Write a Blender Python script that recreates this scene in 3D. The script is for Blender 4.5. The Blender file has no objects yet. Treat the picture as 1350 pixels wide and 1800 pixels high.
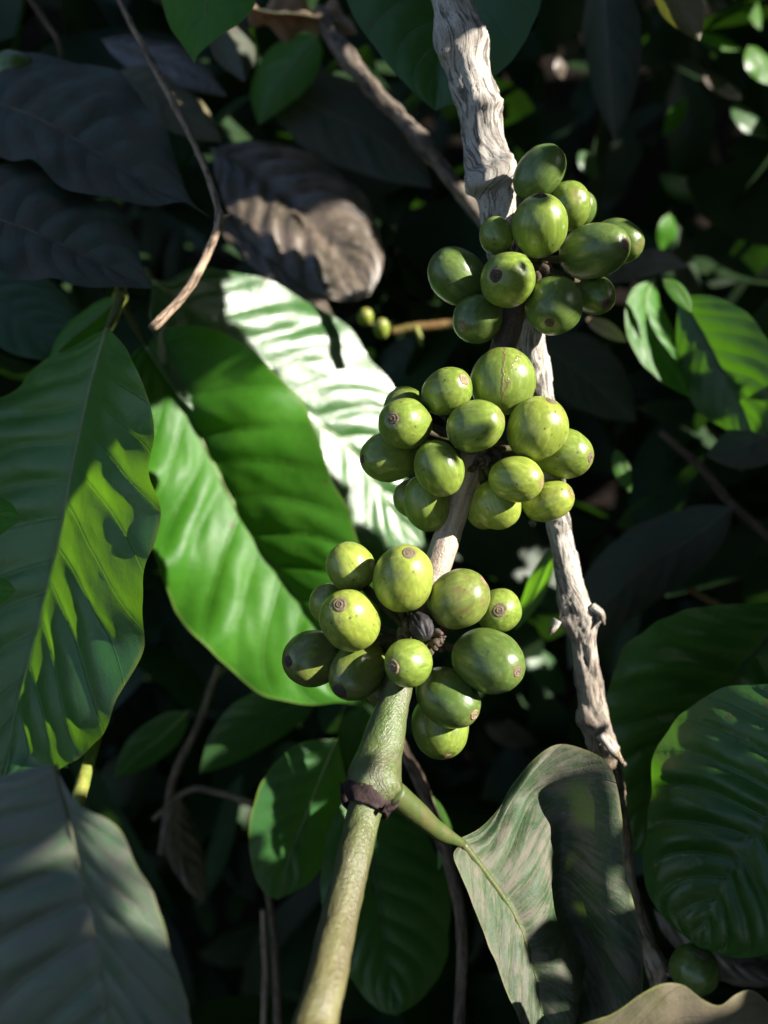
import bpy, bmesh, math, random
import numpy as np
from math import radians, pi, sin, cos, sqrt, exp
from mathutils import Vector, Matrix, noise

# ------------------------------------------------------------------ camera
scene = bpy.context.scene
col = scene.collection
PITCH = 30.0
cam_data = bpy.data.cameras.new('camera')
cam = bpy.data.objects.new('camera', cam_data)
col.objects.link(cam)
cam.location = (0, 0, 1.15)
cam.rotation_euler = (radians(90 - PITCH), 0, 0)
cam_data.sensor_fit = 'VERTICAL'
cam_data.sensor_height = 36.0
cam_data.sensor_width = 27.0
cam_data.lens = 27.2
cam_data.clip_start = 0.01
cam_data.clip_end = 200.0
cam_data.dof.use_dof = True
cam_data.dof.focus_distance = 0.170
cam_data.dof.aperture_fstop = 27.2 / 2.7
cam_data.dof.aperture_blades = 0
scene.camera = cam
CM = Matrix.Translation(cam.location) @ cam.rotation_euler.to_matrix().to_4x4()
CR = cam.rotation_euler.to_matrix()
K = 27.0 / 27.2 / 1350.0            # metres per photo pixel at one metre

# ------------------------------------------------------------------ sky and sun
SUN_CAM = Vector((0.80, 0.40, 0.46)).normalized()      # towards the sun, in the camera's axes
SUN = (CR @ SUN_CAM).normalized()
elev = math.asin(SUN.z)
azim = math.atan2(SUN.x, SUN.y)
world = bpy.data.worlds.new('World')
scene.world = world
world.use_nodes = True
wt = world.node_tree
wt.nodes.clear()
sky = wt.nodes.new('ShaderNodeTexSky')
sky.sky_type = 'NISHITA'
sky.sun_disc = False
sky.sun_elevation = elev
sky.sun_rotation = azim
bg = wt.nodes.new('ShaderNodeBackground')
bg.inputs['Strength'].default_value = 0.066
wo = wt.nodes.new('ShaderNodeOutputWorld')
wt.links.new(sky.outputs[0], bg.inputs[0])
wt.links.new(bg.outputs[0], wo.inputs[0])
sd = bpy.data.lights.new('sun', 'SUN')
sd.energy = 5.0
sd.angle = radians(0.5)
sd.color = (1.0, 0.95, 0.85)
so = bpy.data.objects.new('sun', sd)
so.rotation_euler = SUN.to_track_quat('Z', 'Y').to_euler()
so.location = (1, -1, 3)
col.objects.link(so)
scene.view_settings.view_transform = 'Standard'
scene.view_settings.look = 'None'
scene.view_settings.gamma = 1.0
scene.view_settings.use_curve_mapping = False
scene.view_settings.exposure = 1.6
scene.cycles.use_denoising = True
scene.cycles.max_bounces = 8
scene.cycles.transparent_max_bounces = 8
scene.cycles.sample_clamp_indirect = 6.0

# ------------------------------------------------------------------ helpers
def P(px, py, d):
    """photo pixel and distance along the view -> a world point"""
    return CM @ Vector(((px - 675) * K * d, -(py - 900) * K * d, -d))
def S(r, d):
    return r * K * d
VIEW = CR @ Vector((0, 0, -1))

def link(o, parent=None):
    col.objects.link(o)
    if parent is not None:
        o.parent = parent
    return o
def mesh_obj(name, verts, faces, mat, parent=None, uvs=None, origin=None, smooth=True):
    """verts in world space; origin is the object's own base point"""
    if origin is None:
        origin = parent.matrix_world.translation.copy() if parent is not None else Vector((0, 0, 0))
    base = Vector((0, 0, 0))
    if parent is not None:
        base = parent.location if parent.parent is None else parent.location + parent.parent.location
    me = bpy.data.meshes.new(name)
    org = Vector(origin) if parent is None else base
    me.from_pydata([tuple(Vector(v) - org) for v in verts], [], faces)
    if uvs:
        for uname, data in uvs.items():
            lay = me.uv_layers.new(name=uname)
            for li, l in enumerate(me.loops):
                lay.data[li].uv = data[l.vertex_index]
    if smooth:
        me.polygons.foreach_set('use_smooth', [True] * len(me.polygons))
    me.materials.append(mat)
    me.update()
    o = bpy.data.objects.new(name, me)
    if parent is None:
        o.location = org
    return link(o, parent)
def tag(o, label=None, cat=None, group=None, kind=None):
    if label: o['label'] = label
    if cat: o['category'] = cat
    if group: o['group'] = group
    if kind: o['kind'] = kind
    return o

def catmull(pts, n):
    """n samples of a smooth curve, even along its length"""
    pts = [Vector(p) for p in pts]
    if len(pts) == 2:
        return [pts[0].lerp(pts[1], i / (n - 1)) for i in range(n)]
    ext = [pts[0] * 2 - pts[1]] + pts + [pts[-1] * 2 - pts[-2]]
    dense = []
    for i in range(1, len(ext) - 2):
        p0, p1, p2, p3 = ext[i - 1:i + 3]
        for k in range(16):
            t = k / 16
            dense.append(0.5 * ((2 * p1) + (p2 - p0) * t + (2 * p0 - 5 * p1 + 4 * p2 - p3) * t * t + (3 * p1 - p0 - 3 * p2 + p3) * t ** 3))
    dense.append(pts[-1])
    cum = [0]
    for a, b in zip(dense, dense[1:]):
        cum.append(cum[-1] + (b - a).length)
    out, j = [], 0
    for i in range(n):
        s = cum[-1] * i / (n - 1)
        while j < len(cum) - 2 and cum[j + 1] < s: j += 1
        L = cum[j + 1] - cum[j]
        out.append(dense[j].lerp(dense[j + 1], (s - cum[j]) / L if L else 0))
    return out

# ------------------------------------------------------------------ materials
class NT:
    def __init__(s, name):
        s.m = bpy.data.materials.new(name); s.m.use_nodes = True
        s.t = s.m.node_tree; s.t.nodes.clear()
    def n(s, typ, **kw):
        nd = s.t.nodes.new(typ)
        ins = kw.pop('i', {})
        for k, v in kw.items(): setattr(nd, k, v)
        for k, v in ins.items():
            if isinstance(v, bpy.types.NodeSocket): s.t.links.new(v, nd.inputs[k])
            else: nd.inputs[k].default_value = v
        return nd
    def math(s, op, a, b=None, c=None, clamp=False):
        nd = s.t.nodes.new('ShaderNodeMath'); nd.operation = op; nd.use_clamp = clamp
        for k, v in enumerate((a, b, c)):
            if v is None: continue
            if isinstance(v, bpy.types.NodeSocket): s.t.links.new(v, nd.inputs[k])
            else: nd.inputs[k].default_value = v
        return nd.outputs[0]
    def mix(s, f, a, b, mode='MIX'):
        nd = s.t.nodes.new('ShaderNodeMix'); nd.data_type = 'RGBA'; nd.blend_type = mode
        for k, v in ((0, f), (6, a), (7, b)):
            if isinstance(v, bpy.types.NodeSocket): s.t.links.new(v, nd.inputs[k])
            else: nd.inputs[k].default_value = v if k == 0 else (*v, 1) if len(v) == 3 else v
        return nd.outputs[2]
    def ramp(s, f, stops, interp='LINEAR'):
        nd = s.t.nodes.new('ShaderNodeValToRGB'); nd.color_ramp.interpolation = interp
        el = nd.color_ramp.elements
        while len(el) < len(stops): el.new(0.5)
        for e, (p, c) in zip(el, stops):
            e.position = p; e.color = (c, c, c, 1) if not isinstance(c, tuple) else (*c, 1)
        s.t.links.new(f, nd.inputs[0])
        return nd.outputs[0]
    def noise(s, vec, scale, detail=4, rough=0.55, dist=0.0):
        nd = s.n('ShaderNodeTexNoise', i={'Scale': scale, 'Detail': detail, 'Roughness': rough, 'Distortion': dist})
        s.t.links.new(vec, nd.inputs['Vector'])
        return nd.outputs[0]
    def map(s, vec, scale=(1, 1, 1), loc=(0, 0, 0)):
        nd = s.n('ShaderNodeMapping', i={'Scale': scale, 'Location': loc})
        s.t.links.new(vec, nd.inputs['Vector'])
        return nd.outputs[0]
    def bump(s, h, dist, strength=1.0, normal=None):
        nd = s.n('ShaderNodeBump', i={'Strength': strength, 'Distance': dist, 'Height': h})
        if normal is not None: s.t.links.new(normal, nd.inputs['Normal'])
        return nd.outputs[0]
    def out(s, sh):
        o = s.n('ShaderNodeOutputMaterial'); s.t.links.new(sh, o.inputs[0]); return s.m

def cherry_mat(name, base, light, dark, blotch=0.0, crack=False, rough=0.33):
    t = NT(name)
    tc = t.n('ShaderNodeTexCoord'); ob = tc.outputs['Object']
    rnd = t.n('ShaderNodeObjectInfo').outputs['Random']
    off = t.n('ShaderNodeCombineXYZ', i={'X': rnd, 'Y': t.math('MULTIPLY', rnd, 3.7), 'Z': t.math('MULTIPLY', rnd, 7.1)}).outputs[0]
    v = t.n('ShaderNodeVectorMath', operation='ADD', i={0: ob, 1: off}).outputs[0]
    big = t.noise(v, 110, 3)
    c = t.mix(t.ramp(big, [(0.35, 0.0), (0.68, 1.0)]), base, light)
    c = t.mix(t.math('MULTIPLY', t.ramp(t.noise(v, 60, 2), [(0.5, 0.0), (0.75, 1.0)]), 0.55), c, dark)
    # fine streaks that run from stalk to scar
    st = t.noise(t.map(v, (1, 1, 0.16)), 1150, 3, 0.6)
    c = t.mix(t.math('MULTIPLY', t.ramp(st, [(0.46, 0.0), (0.72, 1.0)]), 0.5), c, dark)
    c = t.mix(t.math('MULTIPLY', t.ramp(st, [(0.28, 1.0), (0.47, 0.0)]), 0.45), c, tuple(min(1, x * 1.5 + 0.02) for x in light))
    # speckles and brown freckles
    sp = t.n('ShaderNodeTexVoronoi', i={'Scale': 620.0}); t.t.links.new(v, sp.inputs['Vector'])
    gate = t.ramp(t.noise(v, 300, 2), [(0.51, 0.0), (0.60, 1.0)])
    c = t.mix(t.math('MULTIPLY', t.ramp(sp.outputs['Distance'], [(0.13, 1.0), (0.25, 0.0)]), t.math('MULTIPLY', gate, 0.75)), c, (0.05, 0.035, 0.012))
    scuff = t.ramp(t.noise(v, 210, 6, 0.7, 1.2), [(0.575 - 0.05 * blotch, 0.0), (0.66, 1.0)])
    c = t.mix(t.math('MULTIPLY', scuff, 0.35 + 0.4 * blotch), c, (0.16, 0.11, 0.05))
    sep = t.n('ShaderNodeSeparateXYZ', i={0: ob})
    # rusty ring of cork round the scar end
    rad = t.n('ShaderNodeVectorMath', operation='LENGTH', i={0: t.n('ShaderNodeCombineXYZ', i={'X': sep.outputs[0], 'Y': sep.outputs[1], 'Z': 0.0}).outputs[0]}).outputs['Value']
    wob = t.math('ADD', rad, t.math('MULTIPLY', t.noise(v, 500, 4), 0.0016))
    cap = t.math('MULTIPLY', t.ramp(t.math('MULTIPLY', wob, 300.0), [(0.62, 1.0), (0.86, 0.0)]), t.math('GREATER_THAN', sep.outputs[2], 0.002))
    c = t.mix(t.math('MULTIPLY', cap, 0.42 + 0.3 * blotch), c, (0.17, 0.12, 0.055))
    # thin brown scratches, lengthwise
    sc2 = t.noise(t.map(v, (1, 1, 0.10), (4, 2, 9)), 620, 2, 0.5, 0.4)
    thin = t.ramp(t.math('ABSOLUTE', t.math('SUBTRACT', sc2, 0.5)), [(0.004, 1.0), (0.014, 0.0)])
    thin = t.math('MULTIPLY', thin, t.ramp(t.noise(v, 170, 3), [(0.50, 0.0), (0.6, 1.0)]))
    c = t.mix(t.math('MULTIPLY', thin, 0.55), c, (0.10, 0.07, 0.03))
    h = st
    if crack:
        wv = t.math('ADD', sep.outputs[0], t.math('MULTIPLY', t.math('SUBTRACT', t.noise(t.map(ob, (1, 1, 1)), 420, 3), 0.5), 0.0028))
        l1 = t.ramp(t.math('MULTIPLY', t.math('ABSOLUTE', wv), 1000.0), [(0.12, 1.0), (0.34, 0.0)])
        wv2 = t.math('ADD', t.math('ADD', sep.outputs[0], t.math('MULTIPLY', sep.outputs[2], 0.35)), t.math('ADD', 0.0012, t.math('MULTIPLY', t.math('SUBTRACT', t.noise(ob, 520, 3), 0.5), 0.004)))
        l2 = t.ramp(t.math('MULTIPLY', t.math('ABSOLUTE', wv2), 1000.0), [(0.08, 1.0), (0.24, 0.0)])
        l2 = t.math('MULTIPLY', l2, t.ramp(t.noise(ob, 260, 2), [(0.45, 0.0), (0.55, 1.0)]))
        side = t.math('GREATER_THAN', sep.outputs[1], 0.0)
        cr = t.math('MULTIPLY', t.math('MAXIMUM', l1, l2), side)
        c = t.mix(t.math('MULTIPLY', cr, 0.85), c, (0.17, 0.10, 0.055))
        h = t.math('ADD', st, t.math('MULTIPLY', cr, 1.5))
    b = t.bump(h, 0.00006, 0.6)
    b = t.bump(t.noise(v, 330, 2), 0.00035, 0.35, b)
    p = t.n('ShaderNodeBsdfPrincipled', i={'Base Color': c, 'Normal': b, 'Subsurface Weight': 0.22, 'Subsurface Scale': 0.0022, 'Subsurface Radius': (0.6, 1.0, 0.15), 'Specular IOR Level': 0.6})
    t.t.links.new(t.math('ADD', rough, t.math('MULTIPLY', t.math('SUBTRACT', big, 0.5), 0.25)), p.inputs['Roughness'])
    return t.out(p.outputs[0])

def plain_mat(name, c1, c2, scale=300, rough=0.7, bump=0.0002, spec=0.3, sss=0.0):
    t = NT(name)
    ob = t.n('ShaderNodeTexCoord').outputs['Object']
    n1 = t.noise(ob, scale, 5, 0.65)
    c = t.mix(t.ramp(n1, [(0.35, 0.0), (0.65, 1.0)]), c1, c2)
    p = t.n('ShaderNodeBsdfPrincipled', i={'Base Color': c, 'Roughness': rough, 'Specular IOR Level': spec, 'Normal': t.bump(n1, bump, 0.8), 'Subsurface Weight': sss, 'Subsurface Scale': 0.001})
    return t.out(p.outputs[0])

def leaf_mat(name, base, alt, vein, thru, trans=0.35, rough=0.36, dust=None, dust_amt=0.0, spec=0.5, rim=None, lo=0.45):
    """UV map 'vein': x counts the side veins, y is the place across the blade (0 midrib, 1 margin)"""
    t = NT(name)
    ob = t.n('ShaderNodeTexCoord').outputs['Object']
    uv = t.n('ShaderNodeUVMap', uv_map='vein').outputs[0]
    sep = t.n('ShaderNodeSeparateXYZ', i={0: uv})
    fr = t.math('FRACT', sep.outputs[0])
    dv = t.math('MINIMUM', fr, t.math('SUBTRACT', 1.0, fr))
    au = sep.outputs[1]
    wid = t.math('ADD', 0.016, t.math('MULTIPLY', t.math('SUBTRACT', 1.0, au), 0.035))
    vm = t.math('SUBTRACT', 1.0, t.math('DIVIDE', dv, wid), clamp=True)
    mid = t.ramp(au, [(0.018, 1.0), (0.05, 0.0)])
    veins = t.math('MAXIMUM', t.math('MULTIPLY', vm, 0.6), mid)
    n1 = t.noise(ob, 42, 4, 0.6)
    n2 = t.noise(ob, 260, 5, 0.65)
    c = t.mix(t.ramp(n1, [(0.38, 0.0), (0.66, 1.0)]), base, alt)
    c = t.mix(t.math('MULTIPLY', t.ramp(n2, [(0.45, 0.0), (0.7, 1.0)]), 0.3), c, tuple(x * 0.5 for x in base))
    # fine net of small veins
    vo = t.n('ShaderNodeTexVoronoi', feature='DISTANCE_TO_EDGE', i={'Scale': 1300.0}); t.t.links.new(ob, vo.inputs['Vector'])
    net = t.ramp(vo.outputs['Distance'], [(0.0, 1.0), (0.10, 0.0)])
    c = t.mix(t.math('MULTIPLY', net, 0.12), c, vein)
    c = t.mix(t.math('MULTIPLY', veins, 0.6), c, vein)
    vs_ = t.n('ShaderNodeTexVoronoi', i={'Scale': 130.0}); t.t.links.new(ob, vs_.inputs['Vector'])
    gate = t.ramp(t.noise(ob, 55, 3), [(0.54, 0.0), (0.6, 1.0)])
    c = t.mix(t.math('MULTIPLY', t.ramp(vs_.outputs['Distance'], [(0.10, 1.0), (0.19, 0.0)]), t.math('MULTIPLY', gate, 0.8)), c, (0.07, 0.05, 0.02))
    rmask = t.ramp(au, [(0.965, 0.0), (0.99, 1.0)])
    if rim: c = t.mix(t.math('MULTIPLY', rmask, 0.85), c, rim)
    rgh = t.math('ADD', rough, t.math('MULTIPLY', t.math('SUBTRACT', n1, 0.5), 0.3))
    tf = trans
    if dust:
        st = t.noise(t.map(uv, (3.2, 2.2, 1), (3, 1, 0)), 1.6, 9, 0.78, 0.9)
        st2 = t.noise(ob, 75, 6, 0.75, 0.4)
        dm = t.ramp(t.math('ADD', t.math('MULTIPLY', st, 0.62), t.math('MULTIPLY', st2, 0.38)), [(lo, 0.0), (lo + 0.11, 1.0)])
        dm = t.math('MULTIPLY', dm, dust_amt)
        c = t.mix(dm, c, dust)
        rgh = t.math('ADD', rgh, t.math('MULTIPLY', dm, 0.28))
        tf = t.math('MULTIPLY', trans, t.math('SUBTRACT', 1.0, t.math('MULTIPLY', dm, 0.7)))
    h = t.math('ADD', t.math('MULTIPLY', net, -0.15), t.math('MULTIPLY', vm, -1.0))
    b = t.bump(h, 0.00018, 0.6)
    b = t.bump(n2, 0.0006, 0.32, b)
    p = t.n('ShaderNodeBsdfPrincipled', i={'Base Color': c, 'Roughness': rgh, 'Specular IOR Level': spec, 'Normal': b})
    tcol = t.mix(t.math('MULTIPLY', veins, 0.35), thru, tuple(x * 0.45 for x in thru))
    tcol = t.mix(t.math('MULTIPLY', t.ramp(n1, [(0.4, 0.0), (0.7, 1.0)]), 0.4), tcol, tuple(x * 0.6 for x in thru))
    tr = t.n('ShaderNodeBsdfTranslucent', i={'Color': tcol, 'Normal': b})
    mx = t.n('ShaderNodeMixShader', i={1: p.outputs[0], 2: tr.outputs[0], 0: tf})
    return t.out(mx.outputs[0])

def bark_mat(name, pale, mid, dark, scale=1.0, rough=0.85, lich=None, low=None):
    """UV in millimetres: x round the branch, y along it"""
    t = NT(name)
    uv = t.n('ShaderNodeUVMap', uv_map='UVMap').outputs[0]
    ob = t.n('ShaderNodeTexCoord').outputs['Object']
    long = t.noise(t.map(uv, (1.0 * scale, 0.12 * scale, 1)), 0.62, 9, 0.66, 1.2)
    fib = t.noise(t.map(uv, (1.0 * scale, 0.10 * scale, 1)), 3.4, 5, 0.6, 0.6)
    pat = t.noise(ob, 150, 6, 0.7, 0.6)
    c = t.mix(t.ramp(pat, [(0.36, 0.0), (0.62, 1.0)]), mid, pale)
    if low:
        al = t.n('ShaderNodeSeparateXYZ', i={0: t.n('ShaderNodeUVMap', uv_map='along').outputs[0]}).outputs[1]
        c2 = t.mix(t.ramp(pat, [(0.40, 0.0), (0.58, 1.0)]), low[1], low[0])
        c = t.mix(t.ramp(al, [(0.46, 0.0), (0.60, 1.0)]), c, c2)
    crack = t.ramp(long, [(0.42, 1.0), (0.46, 0.0)])
    crack2 = t.ramp(fib, [(0.40, 1.0), (0.47, 0.0)])
    c = t.mix(t.math('MULTIPLY', crack2, 0.5), c, dark)
    c = t.mix(t.math('MULTIPLY', crack, 0.75), c, dark)
    c = t.mix(t.math('MULTIPLY', t.ramp(t.noise(ob, 60, 4, 0.6), [(0.5, 0.0), (0.6, 1.0)]), 0.45), c, mid)
    sp = t.ramp(t.noise(ob, 900, 3, 0.6), [(0.63, 0.0), (0.7, 1.0)])
    c = t.mix(t.math('MULTIPLY', sp, 0.6), c, dark)
    if lich: c = t.mix(t.math('MULTIPLY', t.ramp(t.noise(ob, 95, 4, 0.7), [(0.62, 0.0), (0.68, 1.0)]), 0.7), c, lich)
    h = t.math('ADD', t.math('MULTIPLY', crack, -1.0), t.math('ADD', t.math('MULTIPLY', fib, 0.6), t.math('MULTIPLY', pat, 0.8)))
    p = t.n('ShaderNodeBsdfPrincipled', i={'Base Color': c, 'Roughness': rough, 'Specular IOR Level': 0.25, 'Normal': t.bump(h, 0.0005, 0.9)})
    return t.out(p.outputs[0])

FR0 = 0.185
def shoot_mat(name):
    """young fruiting stem; UV 'along' y runs 0 at the cut end to 1 at the tip"""
    t = NT(name)
    uv = t.n('ShaderNodeUVMap', uv_map='UVMap').outputs[0]
    al = t.n('ShaderNodeSeparateXYZ', i={0: t.n('ShaderNodeUVMap', uv_map='along').outputs[0]})
    ob = t.n('ShaderNodeTexCoord').outputs['Object']
    streak = t.noise(t.map(uv, (1, 0.07, 1)), 0.55, 6, 0.6, 0.8)
    wob = t.math('ADD', al.outputs[1], t.math('MULTIPLY', t.math('SUBTRACT', streak, 0.5), 0.16))
    c = t.ramp(t.math('DIVIDE', t.math('SUBTRACT', wob, FR0), 1.0 - FR0), [(0.0, (0.135, 0.122, 0.042)), (0.12, (0.12, 0.115, 0.046)), (0.20, (0.095, 0.112, 0.034)), (0.30, (0.085, 0.13, 0.032)), (0.38, (0.095, 0.105, 0.045)), (0.46, (0.17, 0.125, 0.09)), (0.53, (0.46, 0.36, 0.29)), (0.61, (0.40, 0.31, 0.25)), (0.68, (0.17, 0.12, 0.095)), (0.80, (0.10, 0.065, 0.05)), (1.0, (0.08, 0.05, 0.04))])
    g = t.ramp(streak, [(0.50, 0.0), (0.6, 1.0)])
    c = t.mix(t.math('MULTIPLY', g, t.ramp(t.math('DIVIDE', t.math('SUBTRACT', al.outputs[1], FR0), 1.0 - FR0), [(0.0, 0.35), (0.25, 0.5), (0.36, 0.9), (0.47, 0.6), (0.55, 0.2), (1.0, 0.5)])), c, (0.075, 0.045, 0.035))
    g2 = t.ramp(t.noise(ob, 75, 5, 0.7), [(0.55, 0.0), (0.66, 1.0)])
    c = t.mix(t.math('MULTIPLY', g2, 0.5), c, (0.13, 0.10, 0.075))
    sp = t.ramp(t.noise(ob, 800, 3, 0.6), [(0.62, 0.0), (0.7, 1.0)])
    c = t.mix(t.math('MULTIPLY', sp, 0.5), c, (0.06, 0.045, 0.03))
    pim = t.noise(ob, 1500, 3, 0.6)
    fib = t.noise(t.map(uv, (1, 0.08, 1)), 3.5, 4, 0.6)
    h = t.math('ADD', pim, t.math('MULTIPLY', fib, 0.8))
    p = t.n('ShaderNodeBsdfPrincipled', i={'Base Color': c, 'Roughness': 0.38, 'Specular IOR Level': 0.65, 'Normal': t.bump(h, 0.00030, 0.9)})
    return t.out(p.outputs[0])

M = {}
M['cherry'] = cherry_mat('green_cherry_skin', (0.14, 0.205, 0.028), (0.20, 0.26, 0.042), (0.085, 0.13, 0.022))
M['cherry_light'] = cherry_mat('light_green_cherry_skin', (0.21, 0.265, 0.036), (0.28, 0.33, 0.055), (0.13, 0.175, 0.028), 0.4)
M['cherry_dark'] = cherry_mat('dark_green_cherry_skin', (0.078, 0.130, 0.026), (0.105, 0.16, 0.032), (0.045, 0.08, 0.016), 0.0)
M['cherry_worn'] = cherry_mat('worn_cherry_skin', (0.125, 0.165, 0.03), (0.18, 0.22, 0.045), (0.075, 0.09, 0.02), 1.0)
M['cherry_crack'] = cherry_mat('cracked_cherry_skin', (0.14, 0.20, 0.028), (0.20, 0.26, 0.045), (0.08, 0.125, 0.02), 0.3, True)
M['cherry_black'] = plain_mat('dried_black_skin', (0.012, 0.011, 0.012), (0.03, 0.026, 0.028), 500, 0.6, 0.0004)
M['scar'] = plain_mat('calyx_scar_cork', (0.15, 0.105, 0.06), (0.27, 0.21, 0.12), 900, 0.8, 0.0001)
M['scar_mid'] = plain_mat('grey_brown_scar_cork', (0.075, 0.055, 0.035), (0.19, 0.15, 0.095), 900, 0.8, 0.0001)
M['scar_dark'] = plain_mat('dark_scar_cork', (0.035, 0.025, 0.018), (0.10, 0.07, 0.05), 900, 0.8, 0.0001)
M['pedicel'] = plain_mat('pedicel_green', (0.07, 0.075, 0.02), (0.05, 0.035, 0.02), 300)
M['bark_grey'] = bark_mat('grey_peeling_bark', (0.56, 0.52, 0.48), (0.34, 0.30, 0.26), (0.045, 0.035, 0.03), 1.0, lich=(0.22, 0.19, 0.15), low=((0.29, 0.225, 0.16), (0.13, 0.095, 0.065)))
M['bark_brown'] = bark_mat('brown_bark', (0.42, 0.33, 0.24), (0.24, 0.17, 0.11), (0.035, 0.024, 0.018), 1.0, lich=(0.42, 0.38, 0.30))
M['bark_dim'] = bark_mat('dim_weathered_bark', (0.22, 0.18, 0.15), (0.11, 0.085, 0.065), (0.03, 0.022, 0.018), 1.0)
M['twig'] = bark_mat('twig_bark', (0.20, 0.14, 0.10), (0.10, 0.07, 0.05), (0.02, 0.015, 0.012), 1.5)
M['twig_pale'] = bark_mat('pale_twig_bark', (0.42, 0.31, 0.22), (0.26, 0.18, 0.13), (0.06, 0.045, 0.035), 1.5)
M['twig_green'] = plain_mat('green_twig_skin', (0.12, 0.17, 0.03), (0.22, 0.22, 0.05), 200, 0.5)
M['twig_orange'] = plain_mat('orange_twig_skin', (0.12, 0.125, 0.03), (0.16, 0.085, 0.035), 90, 0.5)
M['shoot'] = shoot_mat('fruiting_shoot_skin')
M['collar'] = plain_mat('dry_stipule', (0.014, 0.009, 0.010), (0.045, 0.028, 0.027), 500, 0.8, 0.0006, 0.2)
M['petiole'] = plain_mat('petiole_skin', (0.04, 0.075, 0.012), (0.09, 0.085, 0.03), 260, 0.5, 0.0003, 0.4)
M['rib'] = plain_mat('midrib_skin', (0.10, 0.15, 0.035), (0.17, 0.22, 0.07), 220, 0.45, 0.0002, 0.4)
M['rib_dark'] = plain_mat('dark_midrib_skin', (0.025, 0.05, 0.02), (0.045, 0.07, 0.03), 220, 0.5, 0.0002, 0.4)
M['rib_dull'] = plain_mat('dull_midrib_skin', (0.06, 0.07, 0.04), (0.12, 0.11, 0.07), 220, 0.6, 0.0003, 0.3)
G_DARK = (0.028, 0.078, 0.022)
M['leaf_green'] = leaf_mat('glossy_green_leaf', (0.038, 0.15, 0.010), (0.055, 0.185, 0.014), (0.09, 0.2, 0.035), (0.18, 0.52, 0.012), 0.36, 0.42, spec=0.25, rim=(0.12, 0.2, 0.04))
M['leaf_gloss'] = leaf_mat('very_glossy_leaf', (0.03, 0.10, 0.02), (0.045, 0.13, 0.028), (0.11, 0.19, 0.07), (0.14, 0.40, 0.02), 0.25, 0.24, dust=(0.08, 0.13, 0.07), dust_amt=0.4, spec=0.85)
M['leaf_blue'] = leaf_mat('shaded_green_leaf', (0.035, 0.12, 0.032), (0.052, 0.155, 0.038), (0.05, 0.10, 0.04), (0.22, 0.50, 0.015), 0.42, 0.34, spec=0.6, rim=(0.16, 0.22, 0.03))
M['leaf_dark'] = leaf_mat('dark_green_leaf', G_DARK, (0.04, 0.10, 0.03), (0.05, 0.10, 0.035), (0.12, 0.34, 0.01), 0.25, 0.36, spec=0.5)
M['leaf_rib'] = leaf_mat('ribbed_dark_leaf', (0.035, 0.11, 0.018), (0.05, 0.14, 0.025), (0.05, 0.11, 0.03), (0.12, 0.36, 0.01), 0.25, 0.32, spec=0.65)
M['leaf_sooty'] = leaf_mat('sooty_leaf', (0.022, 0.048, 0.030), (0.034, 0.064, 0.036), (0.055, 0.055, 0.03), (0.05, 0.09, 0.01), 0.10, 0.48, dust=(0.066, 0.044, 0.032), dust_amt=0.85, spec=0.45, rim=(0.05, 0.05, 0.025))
M['leaf_brown'] = leaf_mat('dull_brown_leaf', (0.045, 0.04, 0.028), (0.085, 0.065, 0.048), (0.02, 0.02, 0.012), (0.12, 0.11, 0.03), 0.12, 0.26, dust=(0.17, 0.125, 0.10), dust_amt=0.6, spec=1.0)
M['leaf_dead'] = leaf_mat('dead_tan_leaf', (0.24, 0.15, 0.085), (0.38, 0.27, 0.18), (0.10, 0.06, 0.04), (0.30, 0.16, 0.06), 0.2, 0.6, spec=0.3)
M['leaf_mould'] = leaf_mat('mouldy_silver_leaf', (0.028, 0.060, 0.024), (0.05, 0.088, 0.036), (0.12, 0.13, 0.07), (0.10, 0.16, 0.02), 0.14, 0.56, dust=(0.15, 0.125, 0.105), dust_amt=0.85, spec=0.35, rim=(0.15, 0.17, 0.05), lo=0.46)
M['leaf_fore'] = leaf_mat('grey_foreground_leaf', (0.05, 0.115, 0.055), (0.075, 0.14, 0.065), (0.085, 0.11, 0.06), (0.10, 0.15, 0.02), 0.15, 0.36, dust=(0.12, 0.10, 0.09), dust_amt=0.75, spec=0.6, rim=(0.17, 0.20, 0.05), lo=0.43)
M['leaf_olive'] = leaf_mat('olive_leaf', (0.10, 0.10, 0.04), (0.14, 0.12, 0.06), (0.12, 0.13, 0.05), (0.16, 0.18, 0.02), 0.2, 0.5, dust=(0.16, 0.12, 0.09), dust_amt=0.6, rim=(0.24, 0.26, 0.06))
M['leaf_bright'] = leaf_mat('fresh_green_leaf', (0.06, 0.17, 0.02), (0.08, 0.2, 0.03), (0.12, 0.22, 0.05), (0.25, 0.62, 0.02), 0.45, 0.35)
M['leaf_back'] = leaf_mat('background_leaf', (0.013, 0.034, 0.011), (0.021, 0.045, 0.014), (0.02, 0.035, 0.015), (0.05, 0.14, 0.01), 0.15, 0.45, spec=0.35)

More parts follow.
